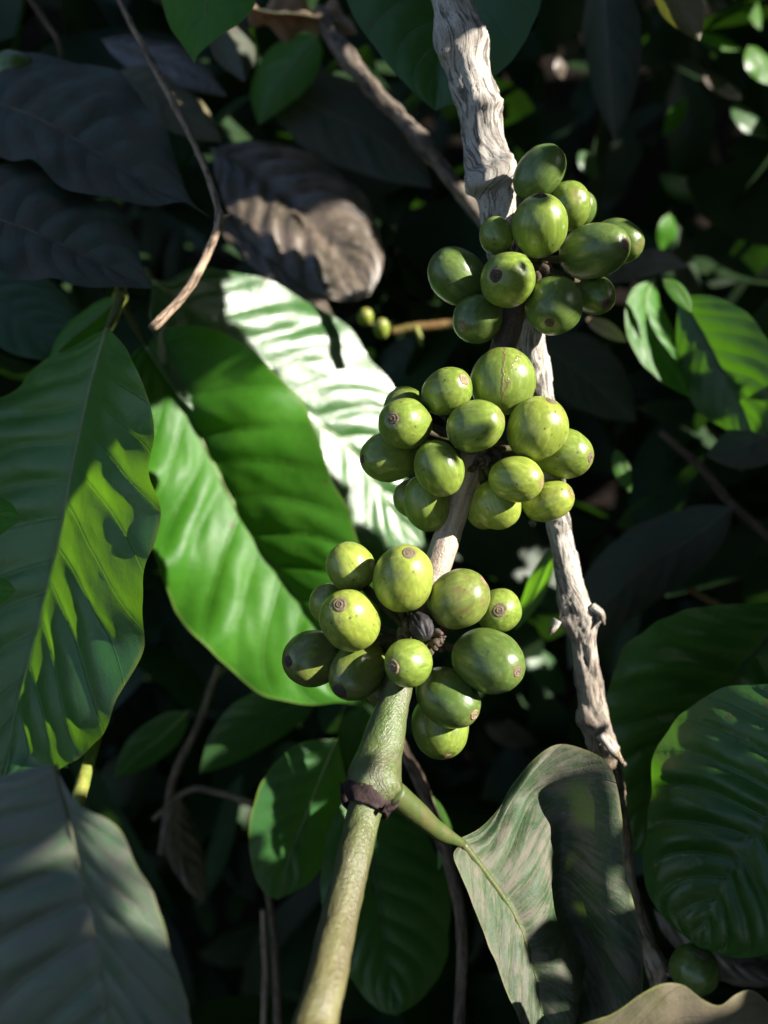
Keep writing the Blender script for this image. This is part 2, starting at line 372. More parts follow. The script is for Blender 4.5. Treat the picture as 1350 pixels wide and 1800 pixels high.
# ------------------------------------------------------------------ setting
def ground():
    t = NT('dark_leafy_soil')
    ob = t.n('ShaderNodeTexCoord').outputs['Object']
    n1 = t.noise(ob, 9, 8, 0.7); n2 = t.noise(ob, 60, 6, 0.7)
    c = t.mix(t.ramp(n1, [(0.4, 0.0), (0.62, 1.0)]), (0.008, 0.006, 0.005), (0.018, 0.012, 0.009))
    c = t.mix(t.math('MULTIPLY', t.ramp(n2, [(0.55, 0.0), (0.66, 1.0)]), 0.4), c, (0.035, 0.024, 0.016))
    p = t.n('ShaderNodeBsdfPrincipled', i={'Base Color': c, 'Roughness': 0.95, 'Specular IOR Level': 0.1, 'Normal': t.bump(n2, 0.02, 0.8)})
    mat = t.out(p.outputs[0])
    xs = [-60, -30, -15, -8] + [-4 + 0.25 * i for i in range(33)] + [8, 15, 30, 60]
    ys = [-60, -30, -15, -8, -4] + [-2 + 0.2 * i for i in range(36)] + [8, 15, 30, 60]
    vs, fs = [], []
    for y in ys:
        for x in xs:
            h = 0.04 * noise.noise(Vector((x * 1.3, y * 1.3, 0))) + 0.02 * noise.noise(Vector((x * 5, y * 5, 3)))
            k = min(1, max(0, (y - 1.0) / 2.2)); h += 3.4 * k * k * (3 - 2 * k) + 0.35 * max(0, y - 3.2) * (1 if y < 20 else 0.6)
            k2 = min(1, max(0, (abs(x) - 1.6) / 2.4)); h += 1.6 * k2 * k2 * min(1, max(0, (y + 1) / 2))
            vs.append((x, y, h))
    nx = len(xs)
    for j in range(len(ys) - 1):
        for i in range(nx - 1):
            fs.append((j * nx + i, j * nx + i + 1, (j + 1) * nx + i + 1, (j + 1) * nx + i))
    o = mesh_obj('ground', vs, fs, mat)
    tag(o, kind='structure')
ground()

# ------------------------------------------------------------------ builders
def build_leaf(name, mid, L, R, mat, nv=11, slope=1.6, corr=0.03, bulge=0.06, wave=0.012, nu=14, nl=90, seed=1, parent=None, vis_face=1, origin=None, fold=None, qe=.75):
    """blade between two margins and a midrib; mid, L, R are world points from base to tip"""
    rnd = random.Random(seed)
    m, l, r = catmull(mid, nl), catmull(L, nl), catmull(R, nl)
    verts, uv1, uv2 = [], [], []
    ph = rnd.uniform(0, 10)
    jm = nl // 2
    flip = -1 if (r[jm] - l[jm]).cross(m[jm + 2] - m[jm - 2]).dot(VIEW) > 0 else 1
    for j in range(nl):
        v = j / (nl - 1)
        a, b = max(0, j - 2), min(nl - 1, j + 2)
        tan = (m[b] - m[a]).normalized()
        width = (l[j] - r[j]).length
        side_all = (r[j] - l[j])
        for i in range(-nu, nu + 1):
            u = i / nu; au = abs(u)
            e = r[j] if u > 0 else l[j]
            w = (e - m[j]).length
            pt = m[j].lerp(e, au)
            sv = (e - m[j]) if w > 1e-6 else side_all
            n = sv.cross(tan)
            if u <= 0: n = -n
            if n.length < 1e-9: n = -VIEW.copy()
            n.normalize()
            n = n * flip
            t = v * nv - slope * au - 0.5 * au * au
            if u > 0: t += 0.37
            jj = noise.noise(Vector((t * 0.7, u * 2, ph))) * 0.16
            f = (t + jj) % 1.0
            q = max(0.0, sin(pi * f)) ** qe
            edge = min(1, w / 0.004) * (0.25 + 0.75 * sin(pi * min(1, au * 1.02)) ** 0.7)
            h = corr * w * q * edge * (0.75 + 0.9 * noise.noise(Vector((math.floor(t + jj) * 1.7, ph, 5 * (1 if u > 0 else 0)))) + 0.25 * noise.noise(Vector((t * 2.2, au * 5, ph))))
            h += bulge * w * sin(pi * au) * 0.8
            wv = wave * w * au * au * au
            h += wv * (noise.noise(Vector((v * nv * 0.9, 3 * (1 if u > 0 else 0), ph))) * 2 + 0.8 * sin(2 * pi * (v * nv * 0.5 + ph)))
            pt = pt + n * h * vis_face
            # margins wander in and out a little
            out = sv.normalized() if w > 1e-6 else Vector((0, 0, 0))
            pt = pt + out * (au ** 6) * w * 0.03 * noise.noise(Vector((v * nv * 1.6, ph + (5 if u > 0 else 0), 1)))
            if fold: pt = pt + VIEW * fold(u, v)
            verts.append(pt); uv1.append((u * 0.5 + 0.5, v)); uv2.append((t + jj + 20, au))
    k = 2 * nu + 1
    faces = []
    for j in range(nl - 1):
        for i in range(k - 1):
            faces.append((j * k + i, j * k + i + 1, (j + 1) * k + i + 1, (j + 1) * k + i))
    o = mesh_obj(name, verts, faces, mat, parent, {'UVMap': uv1, 'vein': uv2}, origin=origin if origin is not None else mid[0])
    return o, m

def tube_geom(pts, radii, seg=16, n=60, knobs=(), rough=0.0, rfreq=500.0, flat=1.0, cap=True, seed=0, ragged=0.0):
    """verts, faces, uvs of a tapering tube through world points (seam at the back)"""
    path = catmull(pts, n)
    # radii follow the control points by arc length
    cum = [0]
    for a, b in zip(pts, pts[1:]): cum.append(cum[-1] + (Vector(b) - Vector(a)).length)
    def rad(s):
        s *= cum[-1]
        for i in range(len(cum) - 1):
            if s <= cum[i + 1] or i == len(cum) - 2:
                t = (s - cum[i]) / (cum[i + 1] - cum[i]); t = max(0, min(1, t)); t = t * t * (3 - 2 * t)
                return radii[i] * (1 - t) + radii[i + 1] * t
    verts, uv, uva = [], [], []
    L = 0
    for j in range(n):
        a, b = max(0, j - 1), min(n - 1, j + 1)
        tan = (path[b] - path[a]).normalized()
        if j: L += (path[j] - path[j - 1]).length
        back = VIEW - tan * VIEW.dot(tan)
        if back.length < 1e-4: back = Vector((0, 0, 1)) - tan * tan.z
        back.normalize(); side = tan.cross(back).normalized()
        r0 = rad(j / (n - 1))
        for i in range(seg + 1):
            an = 2 * pi * i / seg
            if i == seg: an = 0.0
            d = back * cos(an) + side * sin(an)
            p0 = path[j] + d * r0
            h = 0
            if rough:
                q = Vector((cos(an) * r0 * rfreq, sin(an) * r0 * rfreq, L * rfreq * 0.22 + seed * 9))
                f1 = noise.fractal(q, 0.6, 2.1, 4)
                ridg = 1 - abs(noise.noise(q * 1.3 + Vector((7, 7, 7)))) * 2
                h += rough * (0.55 * f1 + 0.45 * (ridg - 0.6))
                q2 = Vector((cos(an) * r0 * 260, sin(an) * r0 * 260, L * 120 + seed))
                fl = noise.noise(q2)
                if fl > 0.12: h += rough * 0.9
            for kp, sg, am in knobs:
                dd = (p0 - kp).length_squared / (sg * sg)
                if dd < 12: h += am * exp(-dd) * (1 + 0.5 * noise.noise(p0 * 900))
            if ragged and j >= n - 2: h += ragged * noise.noise(Vector((an * 2, seed, j)))
            verts.append(p0 + d * h); uv.append((an / (2 * pi) * 2 * pi * r0 * 1000 if i < seg else 2 * pi * r0 * 1000, L * 1000)); uva.append((i / seg, j / (n - 1)))
    k = seg + 1
    faces = [(j * k + i, j * k + i + 1, (j + 1) * k + i + 1, (j + 1) * k + i) for j in range(n - 1) for i in range(seg)]
    if cap:
        for j, rev in ((0, True), (n - 1, False)):
            c = len(verts); verts.append(path[j]); uv.append((0, 0)); uva.append((0, j / (n - 1)))
            for i in range(seg):
                q = (j * k + i, j * k + i + 1, c)
                faces.append(q[::-1] if not rev else q)
    return verts, faces, {'UVMap': uv, 'along': uva}
def tube(name, pts, radii, mat, parent=None, origin=None, **kw):
    v, f, u = tube_geom(pts, radii, **kw)
    o = mesh_obj(name, v, f, mat, parent, u, origin=origin if origin is not None else pts[0])
    if True:
        bm = bmesh.new(); bm.from_mesh(o.data); bmesh.ops.recalc_face_normals(bm, faces=bm.faces); bm.to_mesh(o.data); bm.free()
    return o
def pts3(l): return [P(*q[:3]) for q in l]
def px_tube(name, l, mat, parent=None, **kw):
    """l: (px, py, distance, width in px)"""
    return tube(name, pts3(l), [S(q[3] / 2, q[2]) for q in l], mat, parent, **kw)

def auto_edges(mid, wl, wr, dl=0.0, dr=0.0, power=0.75, tip=1.0):
    """margins either side of a midrib given in px; widths in px, dl and dr the depth each margin gains"""
    n = 11
    m = catmull([Vector(q) for q in [(a[0], a[1], a[2] * 4000) for a in mid]], n)
    L, R = [], []
    for j in range(n):
        a, b = max(0, j - 1), min(n - 1, j + 1)
        t = Vector((m[b].x - m[a].x, m[b].y - m[a].y)).normalized()
        s = Vector((-t.y, t.x)); v = j / (n - 1)
        w = max(0, sin(pi * v ** 0.85)) ** power
        if v > 0.85: w *= 1 - (v - 0.85) / 0.15 * 0.35 * tip
        d = m[j].z / 4000
        L.append((m[j].x - s.x * wl * w, m[j].y - s.y * wl * w, d + dl * w))
        R.append((m[j].x + s.x * wr * w, m[j].y + s.y * wr * w, d + dr * w))
    return L, R

def leaf(label, mid, mat, L=None, R=None, w=None, dd=(0, 0), rib='rib', rib_w=6.0, petiole=None, name='coffee_leaf', group=None, cat='leaf', **kw):
    if L is None:
        L, R = auto_edges(mid, w[0], w[1], dd[0], dd[1], kw.pop('power', 0.75))
    o, m = build_leaf(name, pts3(mid), pts3(L), pts3(R), M[mat], **kw)
    tag(o, label, cat, group)
    n = len(m)
    mm = [m[int(i * (n - 1) / 12)] for i in range(13)]
    d0 = mid[0][2]; r0 = S(rib_w / 2, d0)
    if rib_w > 0:
        tube('midrib', mm, [r0 * (1 - 0.8 * i / 12) for i in range(13)], M[rib], o, seg=10, n=40)
    if petiole:
        pl = petiole + [(mid[0][0], mid[0][1], mid[0][2], rib_w)]
        px_tube('petiole', pl, M['petiole'] if rib != 'rib_dark' else M['rib_dark'], o, seg=12, n=24)
    return o

def cherry(label, c, A, B, d, nav, mat='cherry', z=1, scar=True, scar_mat='scar', group=None, node=None, seed=0, spin=0.0, scar_r=0.20, shrivel=0.0, name='coffee_cherry'):
    """c centre px, A/B half length and half width px, nav the px where the scar shows, z=-1 if it points away"""
    C = P(c[0], c[1], d)
    a, b = S(A, d), S(B, d)
    sx, sy = (nav[0] - c[0]) / A, -(nav[1] - c[1]) / A
    q = sqrt(sx * sx + sy * sy)
    if q > 0.985: sx, sy = sx / q * 0.985, sy / q * 0.985
    if z == -1:
        k_ = 0.99 / sqrt(sx * sx + sy * sy)
        sx, sy = sx * k_, sy * k_
        if node is not None:
            nv_ = CM.inverted() @ node; cv_ = CM.inverted() @ C
            if (cv_.x - nv_.x) * sx + (cv_.y - nv_.y) * sy < 0: sx, sy = -sx, -sy
    zz = z * sqrt(max(0, 1 - sx * sx - sy * sy))
    # the axes belong to the sight line through the cherry
    f = (C - cam.location).normalized()
    rx = (CR @ Vector((1, 0, 0))); rx = (rx - f * rx.dot(f)).normalized(); ry = rx.cross(f).normalized()
    if ry.dot(CR @ Vector((0, 1, 0))) < 0: ry = -ry
    ax = (rx * sx + ry * sy - f * zz).normalized()
    rnd = random.Random(seed * 13 + 5)
    # y of the cherry's own frame faces the camera as far as it can
    yv = (-f) - ax * (-f).dot(ax)
    if yv.length < 1e-3: yv = ry - ax * ry.dot(ax)
    yv.normalize(); xv = yv.cross(ax).normalized()
    rot = Matrix((xv, yv, ax)).transposed() @ Matrix.Rotation(spin, 3, 'Z')
    seg, ring = 48, 34
    verts = []
    egg = rnd.uniform(-0.05, 0.09); ph = rnd.uniform(0, 6); tw = rnd.uniform(0.97, 1.0)
    for j in range(ring + 1):
        th = pi * j / ring                       # 0 at the scar
        for i in range(seg):
            p = 2 * pi * i / seg
            st, ct = sin(th), cos(th)
            k = 1 + egg * ct * -0.6
            k *= 1 + 0.020 * cos(2 * (p + ph)) * st + 0.045 * noise.noise(Vector((st * cos(p), st * sin(p), ct)) * 1.3 + Vector((seed, 0, 0)))
            k2 = 1 + 0.010 * noise.noise(Vector((st * cos(p), st * sin(p), ct)) * 5 + Vector((seed, 4, 0)))
            x, y, zc = b * st * cos(p) * k * k2, b * tw * st * sin(p) * k * k2, a * ct * k2
            # small flat at the scar, small dimple at the stalk
            if ct > 0.9: zc -= a * 0.9 * (ct - 0.93) * 0.5 if ct > 0.93 else 0
            if scar and ct < -0.93: zc += a * (-ct - 0.93) * 1.2
            if shrivel:
                s = 1 - shrivel * abs(noise.noise(Vector((cos(p) * 2.2, sin(p) * 2.2, ct * 0.9 + seed)))) * 1.6
                x *= s; y *= s
            verts.append((x, y, zc))
    faces = []
    for j in range(ring):
        for i in range(seg):
            i2 = (i + 1) % seg
            faces.append((j * seg + i, (j + 1) * seg + i, (j + 1) * seg + i2, j * seg + i2))
    me = bpy.data.meshes.new(name); me.from_pydata(verts, [], faces)
    bm = bmesh.new(); bm.from_mesh(me); bmesh.ops.remove_doubles(bm, verts=bm.verts, dist=1e-7)
    bmesh.ops.recalc_face_normals(bm, faces=bm.faces); bm.to_mesh(me); bm.free()
    me.polygons.foreach_set('use_smooth', [True] * len(me.polygons)); me.materials.append(M[mat])
    o = bpy.data.objects.new(name, me); o.location = C; o.rotation_euler = rot.to_euler()
    link(o); tag(o, label, 'coffee cherry', group)
    # calyx scar: a raised ring, a groove, an inner ring and a central dot, turned as one profile
    if scar:
        R = b * scar_r * rnd.uniform(0.78, 1.05)
        ex, ey, hs, ox, oy = rnd.uniform(.85, 1.1), rnd.uniform(.85, 1.1), rnd.uniform(.35, 1.1), rnd.uniform(-.06, .06) * b, rnd.uniform(-.06, .06) * b
        prof = [(0, 0.10), (0.08, 0.11), (0.13, 0.02), (0.22, 0.0), (0.30, 0.13), (0.40, 0.17), (0.48, 0.10), (0.56, 0.03), (0.66, 0.05), (0.78, 0.14), (0.90, 0.12), (1.0, 0.02), (1.12, -0.18)]
        vs, fs = [], []; sg = 28
        zt = a * (1 - 0.9 * 0.07 * 0.5) - b * 0.004
        for r_, h_ in prof:
            for i in range(sg):
                p = 2 * pi * i / sg
                rr = R * r_ * (1 + 0.17 * r_ * noise.noise(Vector((cos(p) * 1.5, sin(p) * 1.5, r_ * 2 + seed))))
                qx, qy = rr * cos(p) * ex + ox, rr * sin(p) * ey + oy
                drop = -(qx * qx + qy * qy) / (2 * b) * 1.2 * (b / a) * 0.9
                vs.append((qx, qy, zt + drop + R * h_ * hs * (1 + 0.7 * noise.noise(Vector((cos(p) * 3, sin(p) * 3, r_ * 3 + seed)))) + R * 0.05))
        for j in range(len(prof) - 1):
            for i in range(sg):
                i2 = (i + 1) % sg; fs.append((j * sg + i, (j + 1) * sg + i, (j + 1) * sg + i2, j * sg + i2))
        sm = bpy.data.meshes.new('calyx_scar'); sm.from_pydata(vs, [], fs); sm.polygons.foreach_set('use_smooth', [True] * len(fs))
        sm.materials.append(M['scar_mid' if scar_mat == 'scar' and rnd.random() < .5 else scar_mat]); link(bpy.data.objects.new('calyx_scar', sm), o)
    # stalk towards its node on the branch
    if node is not None:
        s0 = C - ax * a * 0.93
        e = node
        inv = (Matrix.Translation(C) @ rot.to_4x4()).inverted()
        v, f2, u = tube_geom([s0, s0.lerp(e, 0.5) - ax * a * 0.1, e], [0.0010, 0.0008, 0.0011], seg=8, n=10)
        pm = bpy.data.meshes.new('pedicel'); pm.from_pydata([tuple(inv @ Vector(q)) for q in v], [], f2)
        pm.polygons.foreach_set('use_smooth', [True] * len(f2)); pm.materials.append(M['pedicel'])
        link(bpy.data.objects.new('pedicel', pm), o)
    return o

# ------------------------------------------------------------------ the two main branches
KN = lambda px, py, d, s, a: (P(px, py, d), S(s, d), S(a, d))
fr = [(430, 2330, .075, 94), (500, 2040, .100, 86), (542, 1850, .118, 79), (568, 1740, .126, 71), (598, 1610, .137, 64), (624, 1500, .146, 59), (640, 1430, .152, 58), (656, 1372, .156, 92),
      (672, 1310, .161, 72), (696, 1225, .167, 52), (712, 1160, .172, 50), (745, 1060, .177, 50), (778, 970, .180, 47), (803, 890, .182, 46), (835, 800, .183, 50), (862, 700, .184, 46), (893, 580, .185, 46), (915, 500, .186, 44), (925, 440, .190, 40), (910, 390, .196, 34)]
fb = px_tube('fruiting_branch', fr, M['shoot'], seg=40, n=300, rough=0.00022, rfreq=700, seed=3,
             knobs=[KN(622, 1362, .150, 26, 10), KN(700, 1390, .152, 30, 12), KN(835, 800, .178, 34, 14), KN(930, 470, .180, 34, 14), KN(735, 1120, .170, 34, 12), KN(850, 690, .18, 25, 5)])
tag(fb, 'thin green and brown branch carrying three cherry clusters up the centre', 'branch')
# dry stipule collar under the leaf pair, ragged rim
def collar():
    c0, c1 = P(641, 1424, .1528), P(648, 1392, .1550)
    ax = (c1 - c0).normalized()
    side = ax.cross(VIEW).normalized(); fro = side.cross(ax).normalized()
    vs, fs = [], []; sg, rg = 64, 9
    for j in range(rg):
        t = j / (rg - 1)
        for i in range(sg):
            p = 2 * pi * i / sg
            rr = S(32 + 9 * t + 2 * sin(pi * t), .154) * (1 + 0.07 * noise.noise(Vector((cos(p) * 2, sin(p) * 2, t * 2))))
            if j in (0, rg - 1): rr *= 1.05 + 0.06 * noise.noise(Vector((cos(p) * 4, sin(p) * 4, 8 + j)))
            h = t + (0.12 * noise.noise(Vector((cos(p) * 2.5, sin(p) * 2.5, 5 + (j > 4) * 3))) if j in (0, rg - 1) else 0)
            h += 0.10 * cos(p)
            vs.append(c0 + (c1 - c0) * h + (side * cos(p) * 1.08 + fro * sin(p)) * rr)
    for j in range(rg - 1):
        for i in range(sg):
            i2 = (i + 1) % sg; fs.append((j * sg + i, j * sg + i2, (j + 1) * sg + i2, (j + 1) * sg + i))
    o = mesh_obj('stipule_collar', vs, fs, M['collar'], fb)
    md = o.modifiers.new('thick', 'SOLIDIFY'); md.thickness = 0.0006
    px_tube('stipule_tip', [(607, 1408, .1495, 10), (602, 1393, .149, 8), (598, 1374, .149, 2)], M['collar'], fb, seg=10, n=14, rough=.0002)
    px_tube('stipule_tip', [(680, 1424, .1485, 11), (694, 1418, .1485, 8), (702, 1406, .149, 2)], M['collar'], fb, seg=10, n=14, rough=.0002)
collar()

wr = [(700, -420, .180, 84), (745, -230, .183, 78), (782, -60, .186, 72), (797, 10, .187, 72), (808, 75, .188, 82), (822, 125, .189, 72), (840, 185, .190, 74), (850, 240, .191, 70), (860, 290, .192, 80), (866, 316, .1923, 98), (874, 345, .193, 70), (884, 410, .194, 66), (902, 480, .195, 62),
      (925, 560, .196, 56), (935, 620, .197, 50), (950, 700, .198, 46), (966, 800, .199, 46), (978, 900, .200, 41), (995, 990, .201, 41), (1012, 1070, .202, 52), (1025, 1130, .203, 40), (1036, 1210, .204, 43), (1046, 1270, .205, 50),
      (1068, 1345, .206, 40), (1085, 1430, .208, 34), (1100, 1530, .210, 29), (1122, 1620, .212, 23), (1152, 1700, .215, 31), (1165, 1760, .217, 23), (1190, 1860, .22, 22), (1260, 2150, .235, 18)]
wb = px_tube('woody_branch', wr, M['bark_grey'], seg=56, n=620, rough=0.00045, rfreq=520, seed=1,
             knobs=[KN(770, 88, .184, 16, 20), KN(785, 60, .184, 22, 8), KN(845, 70, .186, 26, 8), KN(872, 180, .186, 14, 18), KN(850, 175, .184, 12, 5), KN(820, 322, .188, 14, 18), KN(885, 282, .187, 15, 16), KN(850, 325, .187, 12, 8), KN(905, 330, .188, 20, 8),
                    KN(978, 1100, .200, 20, 20), KN(1050, 1085, .200, 20, 18), KN(985, 1060, .200, 20, 7), KN(1020, 1270, .202, 20, 10), KN(1075, 1320, .203, 16, 9), KN(985, 925, .197, 20, 8), KN(1160, 1700, .212, 20, 8)])
tag(wb, 'thick pale grey woody branch with peeling bark and swollen knots', 'branch')
for l in ([(1040, 1065, .199, 14), (1056, 1080, .198, 14), (1062, 1098, .198, 5)], [(1055, 1290, .200, 20), (1078, 1318, .199, 18), (1098, 1345, .199, 5)], [(980, 1090, .199, 16), (970, 1108, .199, 12), (966, 1116, .199, 4)]):
    px_tube('bark_spur', l, M['bark_grey'], wb, seg=12, n=20, rough=.0005, rfreq=800)

# ------------------------------------------------------------------ cherries
def bracts(nx, ny, d, n, sd_):
    rr = random.Random(sd_)
    for k in range(n):
        a = rr.uniform(0, 2 * pi); q = rr.uniform(14, 30); x, y = nx + cos(a) * q, ny + sin(a) * q; dd = d - rr.uniform(.001, .006)
        px_tube('dried_bract', [(x, y, dd, 13), (x + cos(a) * 8, y + sin(a) * 8, dd - .0008, 11), (x + cos(a + .5) * 17, y + sin(a + .5) * 17, dd - .0016, 3)], M['scar_dark'] if k % 3 else M['twig'], fb, seg=8, n=8, rough=.0004, rfreq=1500, seed=k)
bracts(928, 462, .180, 16, 3); bracts(846, 790, .179, 18, 4); bracts(738, 1122, .172, 22, 5)
N1, N2, N3 = P(925, 455, .184), P(848, 790, .182), P(735, 1125, .175)
g1, g2, g3 = 'green cherries of the upper cluster', 'green cherries of the middle cluster', 'green cherries of the lower cluster'
D1, D2, D3 = .182, .180, .174
def cl(lst, N, D, g, s0):
    for k, q in enumerate(lst):
        lab, c, A, B, dz, nav, mt = q[:7]; kw = q[7] if len(q) > 7 else {}
        cherry(lab, c, A, B, D + dz / 1000, nav, mt, group=g, node=N, seed=s0 + k, **kw)
cl([
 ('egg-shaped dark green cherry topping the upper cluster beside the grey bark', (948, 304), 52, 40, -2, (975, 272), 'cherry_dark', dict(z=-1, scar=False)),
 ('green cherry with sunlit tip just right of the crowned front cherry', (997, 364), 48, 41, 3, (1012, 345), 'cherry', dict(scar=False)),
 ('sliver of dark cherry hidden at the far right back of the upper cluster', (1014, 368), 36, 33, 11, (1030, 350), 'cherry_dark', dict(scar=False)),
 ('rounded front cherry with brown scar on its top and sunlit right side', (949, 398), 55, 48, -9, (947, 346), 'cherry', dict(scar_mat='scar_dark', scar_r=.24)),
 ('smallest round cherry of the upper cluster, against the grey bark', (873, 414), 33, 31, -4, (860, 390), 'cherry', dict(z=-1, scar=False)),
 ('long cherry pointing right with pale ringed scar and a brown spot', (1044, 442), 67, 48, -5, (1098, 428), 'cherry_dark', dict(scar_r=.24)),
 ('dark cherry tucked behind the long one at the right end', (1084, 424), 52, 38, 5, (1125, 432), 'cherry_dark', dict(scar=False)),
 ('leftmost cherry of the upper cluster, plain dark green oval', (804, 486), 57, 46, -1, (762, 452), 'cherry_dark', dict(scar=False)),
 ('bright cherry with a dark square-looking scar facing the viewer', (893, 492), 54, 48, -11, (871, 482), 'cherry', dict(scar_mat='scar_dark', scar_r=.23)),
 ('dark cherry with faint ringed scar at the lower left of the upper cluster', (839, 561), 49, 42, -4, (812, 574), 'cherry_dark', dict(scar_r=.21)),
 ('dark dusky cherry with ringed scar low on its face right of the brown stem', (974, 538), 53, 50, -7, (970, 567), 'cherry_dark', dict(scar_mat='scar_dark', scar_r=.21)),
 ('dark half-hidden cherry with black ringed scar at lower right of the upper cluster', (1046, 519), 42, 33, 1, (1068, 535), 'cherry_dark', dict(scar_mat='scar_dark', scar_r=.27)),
], N1, D1, g1, 1)
cl([
 ('largest round cherry topping the middle cluster with brown crack lines', (884, 670), 60, 57, -3, (883, 735), 'cherry_crack', dict(z=-1, scar=False)),
 ('cherry with pale ringed scar at its upper right, left of the cracked one', (786, 688), 50, 42, -6, (816, 668), 'cherry', dict(scar_r=.25)),
 ('cherry top peeking out above the leftmost ringed cherry', (711, 716), 38, 36, 5, (700, 700), 'cherry', dict(scar=False)),
 ('cherry with dark bullseye scar on its left face, half sunlit', (712, 745), 55, 46, -7, (691, 737), 'cherry', dict(scar_r=.26)),
 ('oval cherry in the very middle of the middle cluster with a sunlit right end', (836, 749), 54, 45, -11, (882, 733), 'cherry', dict(scar=False)),
 ('fat sunlit cherry with brown scar on its top right of centre', (944, 754), 58, 54, -8, (966, 704), 'cherry_light', dict(scar_r=.22)),
 ('leftmost cherry of the middle cluster with dark scar on its left edge', (684, 803), 54, 44, 0, (636, 808), 'cherry', dict(scar_mat='scar_dark')),
 ('smooth cherry in front just left of the stem with a sunlit triangle', (772, 824), 52, 42, -9, (784, 850), 'cherry', dict(z=-1, scar=False)),
 ('cracked cherry at the right end of the middle cluster', (988, 797), 56, 45, 0, (1038, 806), 'cherry_crack', dict(scar_r=.20, spin=1.5)),
 ('small oval cherry in front at lower right with tip facing right', (907, 842), 50, 40, -10, (953, 848), 'cherry_light', dict(scar_r=.13)),
 ('shaded streaky cherry hanging lowest on the left side of the stem', (750, 885), 52, 40, 0, (760, 930), 'cherry', dict(z=-1, scar=False)),
 ('cherry sliver behind the shaded streaky one on the left', (727, 876), 40, 35, 6, (705, 865), 'cherry', dict(scar=False)),
 ('sunlit cherry right of the stem with brown lower edge', (873, 887), 46, 41, -3, (890, 915), 'cherry_light', dict(z=-1, scar=False)),
 ('narrow cherry sliver wedged between stem and its sunlit neighbour', (853, 894), 38, 34, 3, (850, 925), 'cherry_light', dict(scar=False)),
 ('lowest right cherry of the middle cluster in front of the woody branch', (963, 880), 48, 38, 1, (1004, 866), 'cherry_light', dict(scar_r=.18)),
], N2, D2, g2, 21)
cl([
 ('top left cherry of the lower cluster with a curved shadow across it', (616, 997), 46, 42, -3, (600, 975), 'cherry_light', dict(z=-1, scar=False)),
 ('tall cherry at the top of the lower cluster with a tan ringed scar', (709, 1017), 65, 53, -9, (721, 970), 'cherry_light', dict(scar_r=.30)),
 ('cherry half hidden behind the big bullseye cherry on the left', (582, 1062), 42, 38, 2, (560, 1040), 'cherry_light', dict(scar=False)),
 ('big bright cherry with tan bullseye scar at upper left of the lower cluster', (615, 1091), 66, 52, -10, (598, 1061), 'cherry_light', dict(scar_r=.28)),
 ('streaky cherry with brown scabby right shoulder beside the pale stem', (806, 1053), 58, 50, -7, (852, 1022), 'cherry_worn', dict(scar_r=.2)),
 ('small cherry facing outward with dark bullseye at the right of the cluster', (877, 1074), 46, 40, 1, (876, 1073), 'cherry', dict(scar_r=.36)),
 ('shrivelled black dried cherry in the centre of the lower cluster', (740, 1101), 28, 22, -10, (750, 1124), 'cherry_black', dict(scar_mat='cherry_black', shrivel=.35, scar_r=.35)),
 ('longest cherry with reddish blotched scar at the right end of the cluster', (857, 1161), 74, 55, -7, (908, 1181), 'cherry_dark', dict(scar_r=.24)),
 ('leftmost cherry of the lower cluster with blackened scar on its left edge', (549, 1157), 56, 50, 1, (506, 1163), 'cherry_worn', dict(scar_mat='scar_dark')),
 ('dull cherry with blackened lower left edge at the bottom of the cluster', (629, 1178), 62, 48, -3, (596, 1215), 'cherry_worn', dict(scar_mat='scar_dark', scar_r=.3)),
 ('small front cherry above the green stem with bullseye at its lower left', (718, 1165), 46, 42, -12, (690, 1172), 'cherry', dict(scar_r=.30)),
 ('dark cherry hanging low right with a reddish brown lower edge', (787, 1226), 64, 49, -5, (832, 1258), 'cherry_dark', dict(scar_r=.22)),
 ('lowest hanging cherry of the lower cluster with small scar at the bottom', (774, 1276), 58, 52, 1, (782, 1328), 'cherry', dict(scar_r=.14)),
 ('piece of cherry peeking out at the left edge of the green stem', (667, 1214), 27, 25, 4, (655, 1230), 'cherry', dict(scar=False)),
], N3, D3, g3, 41)
g4 = 'lone cherries on other shoots'
cherry('lone cherry beside the knotty brown twig at lower right', (1221, 1704), 44, 41, .206, (1238, 1682), 'cherry_dark', group=g4, seed=60, node=P(1165, 1700, .214))
cherry('tiny out of focus cherry, left of two behind the upper leaf', (642, 557), 18, 14, .345, (645, 545), 'cherry_light', group=g4, seed=61, node=P(690, 570, .35), scar=False)
cherry('tiny out of focus cherry, right of two by the orange shoot', (671, 578), 21, 14, .340, (671, 562), 'cherry_light', group=g4, seed=62, node=P(695, 575, .345), scar=False)
cherry('very dark blurred cherry in the top left corner', (27, 128), 38, 36, .26, (60, 120), 'cherry_dark', group=g4, seed=63, scar=False)

exec_leaves = True
# ------------------------------------------------------------------ big leaves at left and centre
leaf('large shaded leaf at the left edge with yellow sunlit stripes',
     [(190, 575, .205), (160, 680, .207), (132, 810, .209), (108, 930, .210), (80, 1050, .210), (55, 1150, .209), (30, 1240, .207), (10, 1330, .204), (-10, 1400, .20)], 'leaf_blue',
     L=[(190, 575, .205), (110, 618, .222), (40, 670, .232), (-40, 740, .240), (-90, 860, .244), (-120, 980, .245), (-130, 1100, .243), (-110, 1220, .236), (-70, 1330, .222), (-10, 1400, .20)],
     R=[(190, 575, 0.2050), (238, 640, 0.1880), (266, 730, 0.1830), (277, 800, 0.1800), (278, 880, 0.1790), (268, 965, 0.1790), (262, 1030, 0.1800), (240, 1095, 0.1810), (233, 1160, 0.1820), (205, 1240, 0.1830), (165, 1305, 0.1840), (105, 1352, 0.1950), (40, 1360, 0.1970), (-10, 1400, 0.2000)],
     nv=12, corr=.04, bulge=.04, wave=.03, rib_w=11, petiole=[(213, 522, .207, 15), (203, 548, .206, 12)], seed=4, nl=150, nu=22)
